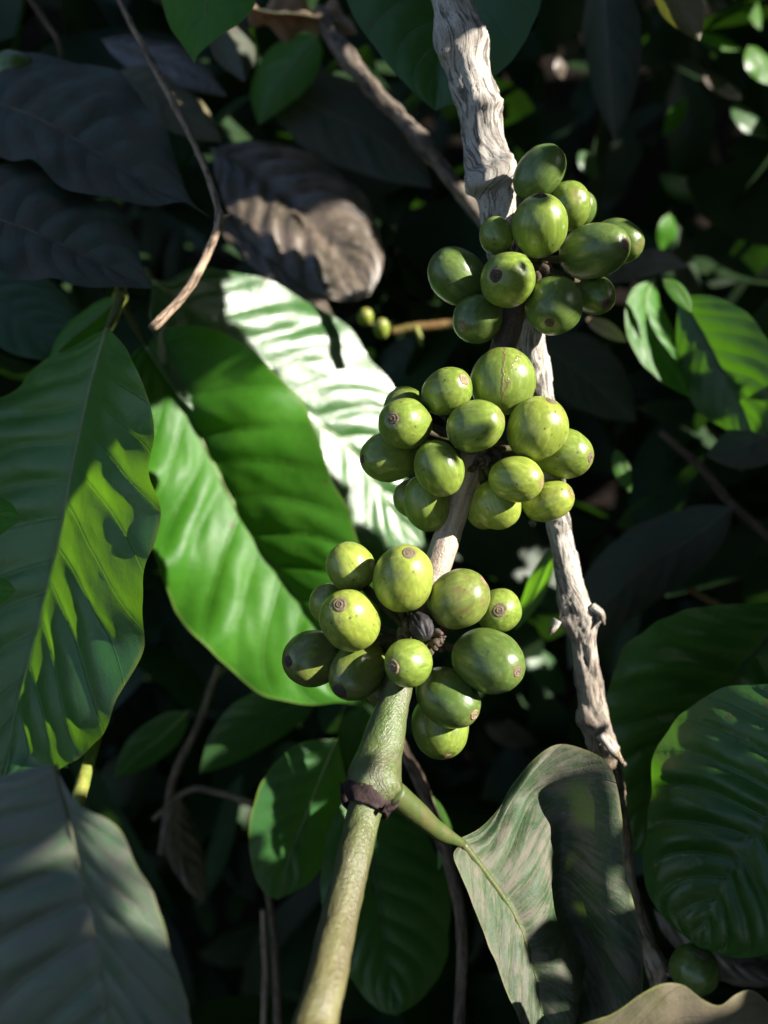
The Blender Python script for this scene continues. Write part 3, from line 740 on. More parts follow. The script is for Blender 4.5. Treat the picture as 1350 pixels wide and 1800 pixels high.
leaf('big folded leaf with one bright sunlit half and one deep green half',
     [(258, 608, 0.2820), (312, 692, 0.2835), (355, 775, 0.2845), (405, 875, 0.2850), (450, 955, 0.2845), (505, 1030, 0.2830), (560, 1110, 0.2800), (605, 1190, 0.2760), (640, 1245, 0.2720)], 'leaf_green',
     L=[(250, 606, 0.2820), (222, 640, 0.2790), (228, 720, 0.2760), (250, 830, 0.2720), (262, 940, 0.2700), (288, 1030, 0.2690), (338, 1112, 0.2700), (400, 1175, 0.2710), (470, 1225, 0.2710), (545, 1238, 0.2710), (600, 1235, 0.2720), (640, 1245, 0.2720)],
     R=[(262, 600, 0.2820), (290, 578, 0.2796), (345, 574, 0.2778), (405, 592, 0.2760), (470, 640, 0.2745), (528, 715, 0.2736), (568, 795, 0.2730), (600, 870, 0.2730), (632, 945, 0.2733), (655, 1020, 0.2739), (672, 1110, 0.2751), (660, 1190, 0.2760), (640, 1245, 0.2760)],
     nv=11, corr=.075, bulge=.04, wave=.07, rib_w=9, qe=.55, petiole=[(215, 530, 0.2740, 16), (232, 565, 0.2780, 13)], seed=9, nl=150, nu=22)
leaf('wide glossy leaf with blown white sun glare behind the middle cluster',
     [(268, 492, 0.2812), (330, 540, 0.2878), (400, 590, 0.2952), (470, 655, 0.3022), (545, 735, 0.3094), (625, 800, 0.3177), (700, 915, 0.3237), (745, 985, 0.3273)], 'leaf_gloss',
     L=[(268, 492, 0.2812), (262, 560, 0.2783), (290, 650, 0.2790), (360, 760, 0.2845), (450, 860, 0.2930), (560, 940, 0.3047), (660, 990, 0.3161), (745, 985, 0.3273)],
     R=[(268, 492, 0.2812), (300, 490, 0.2855), (340, 470, 0.2913), (400, 474, 0.2990), (462, 492, 0.3065), (540, 525, 0.3156), (605, 568, 0.3226), (645, 620, 0.3261), (690, 685, 0.3299), (725, 770, 0.3317), (750, 870, 0.3317), (745, 985, 0.3273)],
     nv=11, corr=.065, bulge=.03, wave=.03, rib_w=11, petiole=[(255, 470, 0.2803, 12)], seed=12, nl=130, nu=20)
leaf('brown silvery leaf with dark veins and sunlit rounded end above the glossy leaf',
     [(372, 262, 0.3600), (440, 300, 0.3550), (520, 370, 0.3480), (595, 445, 0.3400), (650, 520, 0.3330)], 'leaf_brown',
     L=[(372, 262, 0.3600), (385, 330, 0.3480), (420, 400, 0.3360), (480, 465, 0.3300), (560, 520, 0.3280), (615, 530, 0.3290), (650, 520, 0.3330)],
     R=[(372, 262, 0.3600), (440, 248, 0.3660), (520, 262, 0.3680), (590, 300, 0.3660), (640, 345, 0.3600), (668, 410, 0.3520), (672, 470, 0.3420), (650, 520, 0.3330)],
     nv=9, corr=.13, bulge=.12, rib='rib_dull', rib_w=7, seed=15)
leaf('narrow tan leaf edge lit between the glossy leaf and the silvery one',
     [(380, 380, 0.3400), (440, 425, 0.3350), (510, 480, 0.3300), (590, 560, 0.3250)], 'leaf_brown', w=(26, 34), dd=(.006, -.006), nv=8, rib='rib_dull', rib_w=5, seed=17, nl=50, corr=.08)
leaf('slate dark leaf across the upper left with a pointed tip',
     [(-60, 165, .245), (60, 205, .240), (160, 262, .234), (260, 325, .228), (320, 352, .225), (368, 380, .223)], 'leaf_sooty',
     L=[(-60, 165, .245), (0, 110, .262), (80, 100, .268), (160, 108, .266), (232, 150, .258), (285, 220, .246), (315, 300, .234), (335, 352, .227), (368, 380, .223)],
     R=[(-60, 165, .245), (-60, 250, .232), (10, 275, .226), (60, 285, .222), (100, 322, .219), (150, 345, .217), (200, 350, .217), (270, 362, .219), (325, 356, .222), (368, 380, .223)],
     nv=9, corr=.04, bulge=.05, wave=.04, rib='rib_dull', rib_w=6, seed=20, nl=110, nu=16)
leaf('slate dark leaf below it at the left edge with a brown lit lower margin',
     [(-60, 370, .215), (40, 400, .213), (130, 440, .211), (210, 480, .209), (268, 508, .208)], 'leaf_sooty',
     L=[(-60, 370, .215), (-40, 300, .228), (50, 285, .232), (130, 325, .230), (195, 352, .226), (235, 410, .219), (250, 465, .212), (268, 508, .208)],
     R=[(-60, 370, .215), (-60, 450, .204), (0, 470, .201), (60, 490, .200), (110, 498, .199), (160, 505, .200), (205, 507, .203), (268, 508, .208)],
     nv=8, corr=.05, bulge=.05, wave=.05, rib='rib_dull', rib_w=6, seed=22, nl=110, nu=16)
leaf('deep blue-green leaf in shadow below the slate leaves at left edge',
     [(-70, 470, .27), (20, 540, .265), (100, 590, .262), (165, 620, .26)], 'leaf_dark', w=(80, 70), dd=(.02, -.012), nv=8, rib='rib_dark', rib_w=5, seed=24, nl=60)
leaf('green bit of a narrow leaf behind the stalk of the striped leaf',
     [(212, 520, .25), (170, 560, .25), (120, 600, .25), (85, 640, .25)], 'leaf_bright', w=(20, 26), dd=(.004, .006), nv=6, rib_w=3, seed=26, nl=40)
leaf('hanging two-tone green leaf at the top left of centre',
     [(380, -90, .225), (368, -20, .222), (358, 40, .219), (342, 112, .216)], 'leaf_green',
     L=[(380, -90, .225), (430, -60, .222), (448, 0, .219), (425, 38, .216), (380, 68, .215), (350, 95, .215), (342, 112, .216)],
     R=[(380, -90, .225), (310, -70, .228), (285, -10, .230), (298, 45, .227), (318, 75, .222), (335, 100, .218), (342, 112, .216)],
     nv=6, corr=.03, rib_w=5, seed=28, nl=60)
leaf('broad dark green leaf behind the top of the grey branch',
     [(800, -180, .235), (795, -90, .232), (785, 0, .229), (775, 90, .226), (765, 195, .223)], 'leaf_dark',
     L=[(800, -180, .235), (900, -150, .226), (955, -70, .219), (950, 10, .215), (915, 85, .214), (865, 138, .217), (810, 175, .221), (765, 195, .223)],
     R=[(800, -180, .235), (680, -160, .232), (610, -80, .230), (612, 0, .228), (645, 65, .226), (690, 122, .224), (730, 165, .223), (765, 195, .223)],
     nv=8, corr=.025, bulge=.08, rib='rib_dark', rib_w=5, seed=30, nl=90)
leaf('curled dead tan leaf lit by the sun at the top edge',
     [(425, 10, .30), (475, 22, .30), (530, 25, .302), (585, 38, .306), (630, 60, .31)], 'leaf_dead', w=(30, 34), dd=(.02, .012), nv=7, rib='rib_dull', rib_w=5, corr=.2, bulge=-.3, wave=.2, seed=32, nl=60)
leaf('olive blurred leaf behind the thin twig at upper left',
     [(200, 130, .31), (260, 160, .31), (330, 210, .31), (390, 250, .31)], 'leaf_olive', w=(50, 38), dd=(.02, -.01), nv=8, rib='rib_dull', rib_w=5, seed=34, nl=60)
leaf('dim olive leaf above the slate one under the hanging leaf',
     [(180, 70, .33), (250, 95, .33), (320, 120, .33), (400, 170, .33)], 'leaf_brown', w=(34, 36), dd=(.02, -.01), nv=8, rib='rib_dull', rib_w=5, seed=36, nl=60)
leaf('bluish blurred leaf right of the hanging green leaf',
     [(380, 30, .30), (410, 70, .30), (425, 110, .30), (430, 145, .30)], 'leaf_sooty', w=(32, 45), dd=(.01, .01), nv=6, rib='rib_dull', rib_w=4, seed=38, nl=40)
leaf('blurred translucent green leaf under the dead tan leaf',
     [(560, 60, .36), (520, 110, .36), (480, 160, .36), (455, 220, .36)], 'leaf_bright', w=(45, 50), dd=(.0, .02), nv=7, rib_w=4, seed=40, nl=50)
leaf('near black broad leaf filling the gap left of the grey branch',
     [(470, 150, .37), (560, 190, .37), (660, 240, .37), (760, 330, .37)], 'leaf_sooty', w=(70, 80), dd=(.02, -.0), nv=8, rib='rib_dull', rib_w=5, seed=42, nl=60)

# ------------------------------------------------------------------ right side leaves
leaf('small sunlit leaf with white glints at the right edge of the photo',
     [(1150, 490, .290), (1135, 530, .287), (1150, 590, .285), (1190, 660, .283), (1215, 700, .28)], 'leaf_green', w=(34, 44), dd=(.008, -.006), nv=8, rib_w=4, seed=50, nl=60)
leaf('wide ribbed green leaf at the right edge beside the glinting leaf',
     [(1195, 520, .28), (1235, 585, .277), (1275, 660, .275), (1310, 730, .274), (1330, 790, .273)], 'leaf_dark',
     L=[(1195, 520, .28), (1250, 520, .272), (1310, 548, .265), (1350, 600, .262), (1370, 680, .262), (1360, 740, .267), (1330, 790, .273)],
     R=[(1195, 520, .28), (1188, 590, .283), (1200, 660, .286), (1225, 720, .284), (1270, 752, .280), (1300, 770, .276), (1330, 790, .273)],
     nv=8, corr=.06, rib='rib_dark', rib_w=6, seed=52, nl=80)
leaf('bright little leaf on top of the glinting pair at right',
     [(1165, 492, .275), (1185, 505, .274), (1205, 530, .273), (1215, 550, .272)], 'leaf_bright', w=(13, 16), dd=(0, 0), nv=5, rib_w=3, seed=53, nl=30)
leaf('dark green ribbed leaf at lower right with bluish sheen',
     [(1420, 1050, .235), (1340, 1130, .233), (1265, 1215, .231), (1190, 1320, .229), (1140, 1420, .227), (1112, 1500, .226)], 'leaf_rib',
     L=[(1420, 1050, .235), (1350, 1058, .229), (1260, 1064, .224), (1180, 1080, .221), (1115, 1120, .219), (1075, 1180, .219), (1062, 1250, .220), (1072, 1340, .222), (1090, 1430, .225), (1112, 1500, .226)],
     R=[(1420, 1050, .235), (1440, 1180, .244), (1400, 1300, .248), (1330, 1400, .246), (1240, 1470, .238), (1170, 1500, .231), (1112, 1500, .226)],
     nv=10, corr=.11, bulge=.06, rib='rib_dark', rib_w=8, seed=54, nl=120, nu=18)
leaf('darker ribbed leaf in front of it at the right edge',
     [(1460, 1290, .180), (1390, 1390, .183), (1318, 1475, .186), (1265, 1560, .188), (1235, 1630, .1895), (1228, 1665, .190)], 'leaf_rib',
     L=[(1460, 1290, .180), (1400, 1215, .186), (1330, 1203, .191), (1255, 1218, .196), (1190, 1262, .200), (1150, 1330, .203), (1143, 1420, .203), (1130, 1510, .202), (1145, 1580, .199), (1185, 1630, .194), (1228, 1665, .190)],
     R=[(1460, 1290, .180), (1500, 1400, .172), (1490, 1520, .172), (1430, 1620, .176), (1350, 1675, .181), (1290, 1682, .186), (1228, 1665, .190)],
     nv=10, corr=.12, bulge=.06, rib='rib_dark', rib_w=8, seed=56, nl=120, nu=18)
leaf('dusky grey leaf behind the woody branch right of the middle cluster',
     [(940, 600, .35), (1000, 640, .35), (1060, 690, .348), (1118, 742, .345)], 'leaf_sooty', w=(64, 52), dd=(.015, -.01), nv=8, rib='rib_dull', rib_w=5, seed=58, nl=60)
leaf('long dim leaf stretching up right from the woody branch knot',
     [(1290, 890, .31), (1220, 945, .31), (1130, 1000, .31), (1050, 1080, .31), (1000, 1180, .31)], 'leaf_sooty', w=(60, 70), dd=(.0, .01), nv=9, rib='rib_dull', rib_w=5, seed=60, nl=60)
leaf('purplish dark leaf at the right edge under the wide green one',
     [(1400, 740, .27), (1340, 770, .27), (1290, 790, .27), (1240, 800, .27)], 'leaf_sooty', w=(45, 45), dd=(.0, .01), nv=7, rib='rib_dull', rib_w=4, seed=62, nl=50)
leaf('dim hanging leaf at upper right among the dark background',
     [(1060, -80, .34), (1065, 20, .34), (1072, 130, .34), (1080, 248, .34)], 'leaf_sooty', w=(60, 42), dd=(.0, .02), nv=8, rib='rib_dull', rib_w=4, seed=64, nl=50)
leaf('grey leaf tip with a yellow point hanging in from the top right',
     [(1160, -60, .25), (1175, -20, .25), (1205, 30, .25), (1230, 72, .25)], 'leaf_olive', w=(45, 32), dd=(.0, .01), nv=6, rib='rib_dull', rib_w=4, seed=66, nl=40)
leaf('small glowing green leaf in the dark gap right of the middle cluster',
     [(1082, 790, .30), (1092, 815, .30), (1100, 840, .30), (1108, 866, .30)], 'leaf_bright', w=(13, 17), dd=(.0, .0), nv=4, rib_w=2, seed=68, nl=30)
leaf('slim bright leaf beside the woody branch right of the lower cluster',
     [(975, 960, .262), (955, 1010, .262), (935, 1055, .262), (905, 1110, .262)], 'leaf_bright', w=(16, 20), dd=(-.006, .006), nv=6, rib_w=3, seed=70, nl=40)
leaf('tan dry leaf behind the lower right of the upper cluster',
     [(1030, 560, .29), (1060, 575, .29), (1085, 590, .29), (1102, 602, .29)], 'leaf_dead', w=(14, 14), nv=4, rib_w=2, rib='rib_dull', seed=71, nl=30)
leaf('grey dry leaf lying across behind the right end of the upper cluster',
     [(1060, 495, .33), (1100, 475, .33), (1160, 462, .33), (1210, 470, .33)], 'leaf_brown', w=(30, 22), nv=6, rib_w=3, rib='rib_dull', seed=73, nl=40)

g5 = 'small sunlit leaves in the upper right background'
for k, (lab, x, y, d, an, ln, wd, mt) in enumerate([
    ('slim sunlit leaf high in the top right corner', 1325, 20, .42, 70, 70, 14, 'leaf_bright'), ('bright green blade under the yellow leaf point', 1262, 72, .44, 20, 90, 13, 'leaf_bright'),
    ('rounded green leaf at the right edge near the top', 1335, 115, .40, 60, 80, 24, 'leaf_bright'), ('silvery blurred leaf left of the rounded green one', 1270, 150, .46, 35, 90, 16, 'leaf_brown'),
    ('blue-grey shiny leaf slanting below the silvery one', 1240, 105, .48, 50, 80, 15, 'leaf_sooty'), ('small bright leaf hanging above the bluish stripe', 1215, 30, .45, 95, 50, 12, 'leaf_bright'),
    ('dull green leaf under the rounded one at right edge', 1320, 215, .43, 40, 90, 20, 'leaf_dark'), ('mid green narrow leaf in the dark right of the hanging leaf', 1185, 205, .47, 120, 80, 15, 'leaf_green'),
    ('tiny grey glinting leaf above the top cherry', 985, 120, .46, 80, 40, 12, 'leaf_brown'), ('dim green leaf over the end of the upper cluster', 1035, 290, .44, 60, 60, 16, 'leaf_dark'),
    ('small dim leaf low in the dark right of the upper cluster', 1200, 330, .46, 30, 90, 22, 'leaf_dark'), ('lowest small green leaf in the dark above the glinting pair', 1170, 410, .43, 100, 70, 18, 'leaf_green'),
    ('dim leaf low in the gap between stem and ribbed leaf', 960, 1180, .42, 50, 110, 26, 'leaf_dark'), ('dull leaf behind the lowest cherry in the dark', 900, 1290, .44, 20, 100, 24, 'leaf_brown'),
    ('green leaf deep in the dark right of the woody branch', 1130, 900, .42, 150, 110, 26, 'leaf_dark')]):
    dx, dy = cos(radians(an)) * ln / 2, sin(radians(an)) * ln / 2
    leaf(lab, [(x - dx, y - dy, d), (x - dx * .3, y - dy * .3 + 3, d), (x + dx * .4, y + dy * .4 + 2, d + .004), (x + dx, y + dy, d + .006)], mt, w=(wd, wd * .9), dd=(.008, -.004), nv=6, rib='rib_dull' if mt in ('leaf_brown', 'leaf_sooty') else 'rib', rib_w=2.5, seed=200 + k, nl=30, nu=8, group=g5 if y < 420 else 'small dim leaves deep in the background')

# ------------------------------------------------------------------ foreground leaves
leaf('blurred grey-green foreground leaf filling the bottom left corner',
     [(95, 1345, .122), (118, 1430, .121), (142, 1530, .120), (165, 1640, .119), (185, 1760, .118), (200, 1900, .117)], 'leaf_fore',
     L=[(95, 1345, .122), (40, 1352, .124), (-60, 1390, .128), (-150, 1480, .131), (-200, 1600, .132), (-180, 1750, .130), (-60, 1860, .124), (200, 1900, .117)],
     R=[(95, 1345, .122), (135, 1410, .120), (190, 1440, .119), (222, 1480, .118), (255, 1545, .117), (288, 1625, .1165), (315, 1705, .116), (330, 1780, .1155), (325, 1850, .1155), (200, 1900, .117)],
     nv=9, corr=.05, bulge=.12, wave=.05, rib='rib_dull', rib_w=12, seed=80, nl=120, nu=20)
leaf('sunlit mouldy silver-green leaf folded at the lower right of the fork',
     [(812, 1482, .163), (866, 1552, .164), (905, 1612, .164), (928, 1670, .163), (945, 1735, .161), (958, 1830, .158)], 'leaf_mould',
     L=[(808, 1474, .163), (845, 1455, .170), (872, 1425, .1755), (895, 1385, .179), (935, 1338, .181), (990, 1308, .181), (1036, 1322, .178), (1078, 1358, .173), (1090, 1430, .170), (1098, 1520, .167), (1118, 1610, .164), (1132, 1690, .161), (1120, 1790, .158), (1060, 1880, .156), (958, 1880, .158)],
     R=[(806, 1486, .163), (798, 1505, .160), (812, 1545, .158), (838, 1605, .157), (862, 1670, .156), (888, 1735, .155), (912, 1795, .155), (930, 1850, .156), (958, 1880, .158)],
     nv=8, slope=1.0, corr=.075, bulge=.04, wave=.02, rib='petiole', rib_w=16, fold=lambda u, v: (.0130 * exp(-((abs(u) - .56 - .07 * sin(7 * v + 1) - .05 * sin(17 * v)) / (.20 + .06 * sin(5 * v))) ** 2) * min(1, max(0, (v - .12) / .3)) if u < 0 else 0), seed=82, nl=170, nu=30,
     petiole=[(690, 1392, .1535, 46), (725, 1422, .156, 42), (770, 1460, .160, 32)])
leaf('olive wavy leaf edge rising at the bottom right corner',
     [(960, 1850, .142), (1080, 1850, .142), (1200, 1850, .142), (1400, 1850, .142)], 'leaf_olive',
     L=[(960, 1850, .142), (1020, 1802, .141), (1075, 1782, .141), (1125, 1750, .141), (1165, 1727, .141), (1200, 1730, .141), (1235, 1758, .140), (1265, 1766, .140), (1295, 1745, .141), (1325, 1742, .142), (1360, 1775, .143), (1400, 1850, .142)],
     R=[(960, 1850, .142), (1080, 1950, .146), (1200, 1980, .146), (1400, 1850, .142)],
     nv=6, corr=.03, bulge=.1, rib='rib_dull', rib_w=0, seed=84, nl=120)
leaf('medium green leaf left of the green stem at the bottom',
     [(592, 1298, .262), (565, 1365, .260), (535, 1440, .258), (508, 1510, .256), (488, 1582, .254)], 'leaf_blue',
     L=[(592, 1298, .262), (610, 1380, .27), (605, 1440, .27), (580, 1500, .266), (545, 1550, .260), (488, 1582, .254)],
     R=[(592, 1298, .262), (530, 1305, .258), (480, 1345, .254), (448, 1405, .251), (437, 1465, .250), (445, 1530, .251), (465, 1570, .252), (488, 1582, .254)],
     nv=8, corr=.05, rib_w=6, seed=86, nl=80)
leaf('large dark leaf hanging behind the green stem at the bottom',
     [(640, 1385, .258), (650, 1480, .256), (665, 1580, .254), (680, 1680, .252), (698, 1785, .25)], 'leaf_rib',
     L=[(640, 1385, .258), (700, 1415, .265), (745, 1460, .268), (782, 1540, .268), (792, 1620, .266), (778, 1700, .261), (740, 1757, .255), (698, 1785, .25)],
     R=[(640, 1385, .258), (590, 1430, .252), (566, 1520, .248), (568, 1600, .246), (595, 1680, .246), (630, 1740, .248), (665, 1775, .249), (698, 1785, .25)],
     nv=9, corr=.05, rib='rib_dark', rib_w=6, seed=88, nl=80)
leaf('wrinkled dead grey leaf hanging in the dark lower left gap',
     [(315, 1400, .33), (310, 1450, .33), (330, 1520, .33), (360, 1592, .33)], 'leaf_brown', w=(34, 30), dd=(.01, -.005), nv=6, rib='rib_dull', rib_w=4, corr=.15, seed=90, nl=50)
leaf('blurred green leaf right of the striped leaf in the lower left',
     [(330, 1250, .33), (290, 1290, .33), (240, 1330, .33), (200, 1370, .33)], 'leaf_dark', w=(30, 36), dd=(.01, -.005), nv=6, rib_w=3, seed=92, nl=50)
leaf('dim green leaf hanging below the sunlit half of the folded leaf',
     [(560, 1235, .30), (500, 1250, .30), (430, 1290, .30), (350, 1360, .30)], 'leaf_dark', w=(40, 55), dd=(.01, -.005), nv=8, rib='rib_dark', rib_w=4, seed=94, nl=50)
leaf('small dark green leaf just left of the stem under the lower cluster',
     [(640, 1240, .28), (625, 1280, .28), (618, 1320, .28), (620, 1360, .28)], 'leaf_dark', w=(36, 30), dd=(.01, -.005), nv=6, rib='rib_dark', rib_w=4, seed=96, nl=40)
leaf('small pale leaf tip behind the petiole at the fork',
     [(760, 1400, .24), (772, 1440, .24), (782, 1480, .24), (770, 1530, .24)], 'leaf_bright', w=(16, 14), dd=(.0, .0), nv=4, rib_w=2, seed=97, nl=30)
leaf('yellowish translucent leaf scrap at the bottom tip of the striped leaf',
     [(20, 1330, .215), (60, 1322, .213), (90, 1330, .212), (120, 1350, .211)], 'leaf_bright', w=(25, 22), dd=(.0, .0), nv=4, rib_w=2, seed=98, nl=30)
leaf('brown withered leaf lying in the lower right corner by the lone cherry',
     [(1150, 1600, .27), (1220, 1640, .27), (1290, 1690, .27), (1380, 1730, .27)], 'leaf_brown', w=(40, 45), dd=(.01, .0), nv=6, rib='rib_dull', rib_w=4, corr=.15, seed=99, nl=50)
leaf('small rounded leaf tip overlapping the striped leaf at the left edge',
     [(-40, 880, .17), (-15, 900, .17), (10, 905, .17), (36, 912, .17)], 'leaf_green', w=(30, 42), nv=4, rib_w=3, seed=100, nl=40)
leaf('lower small leaf tip overlapping the striped leaf at the left edge',
     [(-40, 1030, .17), (-15, 1035, .17), (10, 1035, .17), (28, 1038, .17)], 'leaf_green', w=(22, 30), nv=4, rib_w=3, seed=102, nl=40)

# ------------------------------------------------------------------ twigs
def twig(label, l, mat, rough=.0002, **kw):
    o = px_tube('twig', l, M[mat], seg=16, n=120, rough=rough, rfreq=800, **kw)
    return tag(o, label, 'twig')
tw = twig('thin brown twig bending down through the upper left to a pale broken end',
     [(195, -30, .24, 9), (240, 60, .237, 10), (280, 135, .234, 12), (325, 220, .230, 11), (362, 300, .226, 11), (385, 382, .221, 13), (362, 450, .216, 13), (322, 520, .211, 15), (266, 578, .206, 16)], 'twig_pale',
     knobs=[KN(280, 135, .23, 12, 5), KN(390, 385, .22, 12, 6)])
px_tube('twig_stub', [(388, 384, .22, 8), (402, 378, .219, 5), (410, 379, .219, 2)], M['twig_pale'], tw, seg=8, n=10)
twig('faint dark twig in the top left corner', [(40, -20, .30, 9), (75, 30, .30, 9), (100, 70, .30, 8), (108, 110, .30, 7)], 'twig')
twig('grey blurred branch slanting behind the upper left of the grey branch',
     [(560, 20, .31, 26), (600, 85, .305, 30), (650, 150, .30, 26), (720, 225, .295, 24), (780, 300, .29, 24), (845, 385, .285, 24), (900, 460, .28, 24)], 'bark_dim', rough=.0006, knobs=[KN(610, 100, .30, 25, 6), KN(735, 245, .29, 25, 8)])
tg = twig('green-yellow forked shoot running right behind the upper cluster', [(690, 583, .345, 15), (735, 575, .345, 17), (800, 570, .345, 17), (860, 566, .345, 16)], 'twig_orange')
px_tube('side_shoot', [(730, 576, .342, 12), (738, 592, .341, 10), (742, 608, .341, 8)], M['twig_green'], tg, seg=8, n=12)
twig('yellow-green shoot end between the striped leaf and the foreground leaf', [(172, 1290, .215, 16), (160, 1330, .21, 20), (145, 1380, .20, 24), (132, 1425, .195, 22)], 'twig_green', knobs=[KN(158, 1335, .205, 14, 5)])
twig('green stalk node holding the striped leaf and the folded leaf', [(205, 480, .235, 14), (213, 515, .228, 20), (205, 545, .222, 16), (180, 600, .22, 12)], 'twig_green', knobs=[KN(213, 518, .225, 14, 6)])
twig('purplish brown twig behind the fork dropping to the bottom', [(655, 1190, .24, 18), (700, 1300, .238, 20), (740, 1380, .236, 22), (790, 1520, .234, 22), (812, 1640, .232, 20), (805, 1830, .23, 20)], 'twig')
twig('thin upright twig at the bottom left of the green stem', [(470, 1560, .30, 12), (482, 1650, .30, 12), (490, 1830, .30, 14)], 'twig')
twig('second thin upright twig just left of that one', [(462, 1600, .32, 9), (466, 1700, .32, 9), (462, 1830, .32, 9)], 'twig_pale')
twig('crooked grey twig crossing the dark lower left gap', [(270, 1440, .32, 9), (330, 1390, .32, 10), (390, 1395, .31, 10), (445, 1412, .30, 12)], 'twig')
twig('dark twig rising behind the lower left gap', [(385, 1170, .33, 12), (350, 1270, .33, 12), (305, 1370, .33, 14), (285, 1500, .33, 14)], 'twig')
twig('dim forked twig at the right edge below the wide leaf', [(1160, 760, .33, 12), (1230, 820, .33, 14), (1285, 885, .33, 16), (1370, 960, .33, 14)], 'twig')
twig('short orange-brown dry stick above the ribbed leaf', [(1212, 1036, .32, 12), (1245, 1055, .32, 13), (1275, 1068, .32, 10)], 'twig_orange')
twig('thin brown twig joining the lone cherry to the woody branch', [(1095, 1540, .225, 16), (1130, 1610, .222, 16), (1152, 1680, .217, 20), (1180, 1712, .212, 14)], 'twig_pale', knobs=[KN(1155, 1690, .214, 18, 8)])

# ------------------------------------------------------------------ foliage masses
def scatter_leaf(vs, fs, uv1, uv2, c, ax, nrm, ln, wd, fold, rnd, n=7):
    ax = ax.normalized(); sd_ = ax.cross(nrm).normalized(); nrm = sd_.cross(ax).normalized()
    base = len(vs); bend = rnd.uniform(-.25, .25)
    for j in range(n):
        v = j / (n - 1)
        w = wd * max(0.02, sin(pi * v ** 0.85)) ** 0.75
        o = c + ax * (v - 0.5) * ln + nrm * bend * ln * (v - .5) ** 2 * -2
        for u in (-1, -.5, 0, .5, 1):
            vs.append(o + sd_ * u * w + nrm * abs(u) * w * fold * (1.2 - abs(u) * .4)); uv1.append((u * .5 + .5, v)); uv2.append((v * 9 - 1.6 * abs(u) + 20, abs(u)))
    for j in range(n - 1):
        for i in range(4):
            a = base + j * 5 + i; fs.append((a, a + 1, a + 6, a + 5))
def rdir(r):
    while True:
        v = Vector((r.uniform(-1, 1), r.uniform(-1, 1), r.uniform(-1, 1)))
        if 0.1 < v.length < 1: return v.normalized()

rn = random.Random(77)
vs, fs, u1, u2 = [], [], [], []
for k in range(2600):
    d = 0.40 + 1.1 * rn.random() ** 1.3
    px, py = rn.uniform(-500, 1850), rn.uniform(-500, 2300)
    c = P(px, py, d)
    if c.z < 0.03: continue
    ln = rn.uniform(.07, .15); nb = (len(vs), len(fs))
    scatter_leaf(vs, fs, u1, u2, c, rdir(rn) + Vector((0, 0, -.5)), (rdir(rn) * .8 + Vector((0, -.4, .7))), ln, ln * .2, rn.uniform(.05, .4), rn)
    if 1080 < px < 1290 and 140 < py < 380 and d < .75: del vs[nb[0]:], u1[nb[0]:], u2[nb[0]:], fs[nb[1]:]
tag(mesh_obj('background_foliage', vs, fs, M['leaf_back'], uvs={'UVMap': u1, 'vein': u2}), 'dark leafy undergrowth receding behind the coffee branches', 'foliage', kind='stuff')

# added out-of-view leaves toward the sun, arranged to leave chosen spots lit
C0 = P(675, 900, .19)
e1 = SUN.cross(Vector((0, 0, 1))).normalized(); e2 = SUN.cross(e1).normalized()
def proj(p): q = p - C0; return (q.dot(e1), q.dot(e2))
LIT = []   # (px, py, d, radius px)
def lit(*a):
    for q in a:
        x, y = proj(P(q[0], q[1], q[2])); LIT.append((x, y, S(q[3], q[2])))
def lit_area(poly, d, step=24, rr=17):
    xs, ys = [q[0] for q in poly], [q[1] for q in poly]
    y = min(ys)
    while y <= max(ys):
        x = min(xs)
        while x <= max(xs):
            ins = False
            for (x1, y1), (x2, y2) in zip(poly, poly[1:] + poly[:1]):
                if (y1 > y) != (y2 > y) and x < (x2 - x1) * (y - y1) / (y2 - y1) + x1: ins = not ins
            if ins: lit((x, y, d(x, y) if callable(d) else d, rr))
            x += step
        y += step
lit_area([(440, 640), (500, 690), (560, 790), (600, 880), (635, 965), (600, 1010), (540, 870), (470, 740)], .274)
lit_area([(265, 700), (320, 705), (350, 780), (400, 880), (455, 970), (520, 1060), (580, 1150), (600, 1230), (470, 1220), (400, 1165), (340, 1105), (290, 1020), (270, 930)], .274)
lit_area([(430, 480), (540, 525), (605, 570), (650, 620), (690, 690), (740, 800), (740, 950), (690, 950), (640, 840), (600, 780), (560, 700), (500, 640), (430, 580), (400, 520)], lambda x, y: .305 + .6 * (x - 500) * K * .295 - .15 * (y - 690) * K * .295)
lit_area([(405, 340), (460, 350), (540, 430), (600, 515), (540, 520), (450, 450)], .335, 20, 13)
lit_area([(605, 325), (655, 365), (675, 460), (645, 515), (620, 430)], .34, 20, 13)
lit_area([(130, 850), (150, 810), (240, 800), (272, 820), (275, 900), (262, 1000), (240, 1060), (190, 1000), (150, 960), (120, 930)], .193, 20, 13)
lit_area([(0, 1080), (70, 1080), (120, 1095), (230, 1080), (235, 1150), (150, 1210), (90, 1200), (0, 1180)], .203, 20, 13)
lit_area([(50, 1320), (110, 1310), (160, 1300), (100, 1350), (50, 1350)], .198, 16, 9)
lit_area([(820, 1482), (865, 1445), (900, 1390), (940, 1345), (990, 1315), (1040, 1330), (1010, 1370), (995, 1420), (975, 1490), (940, 1560), (920, 1610), (870, 1550)], .171, 22, 15)
lit_area([(800, 1510), (860, 1560), (905, 1620), (930, 1680), (950, 1790), (915, 1790), (880, 1720), (845, 1620)], .158, 22, 12)
lit((1285, 1252, .193, 14), (1310, 1262, .191, 14), (1338, 1272, .189, 12))
lit((1325, 20, .42, 14), (1262, 72, .44, 18), (1335, 115, .40, 14), (1270, 150, .46, 14), (1215, 30, .45, 10), (985, 120, .46, 8), (1170, 410, .43, 14), (1035, 290, .44, 10))
lit((985, 370, .172, 40), (972, 400, .17, 24), (925, 480, .17, 30), (1070, 430, .175, 25), (1020, 350, .182, 18))
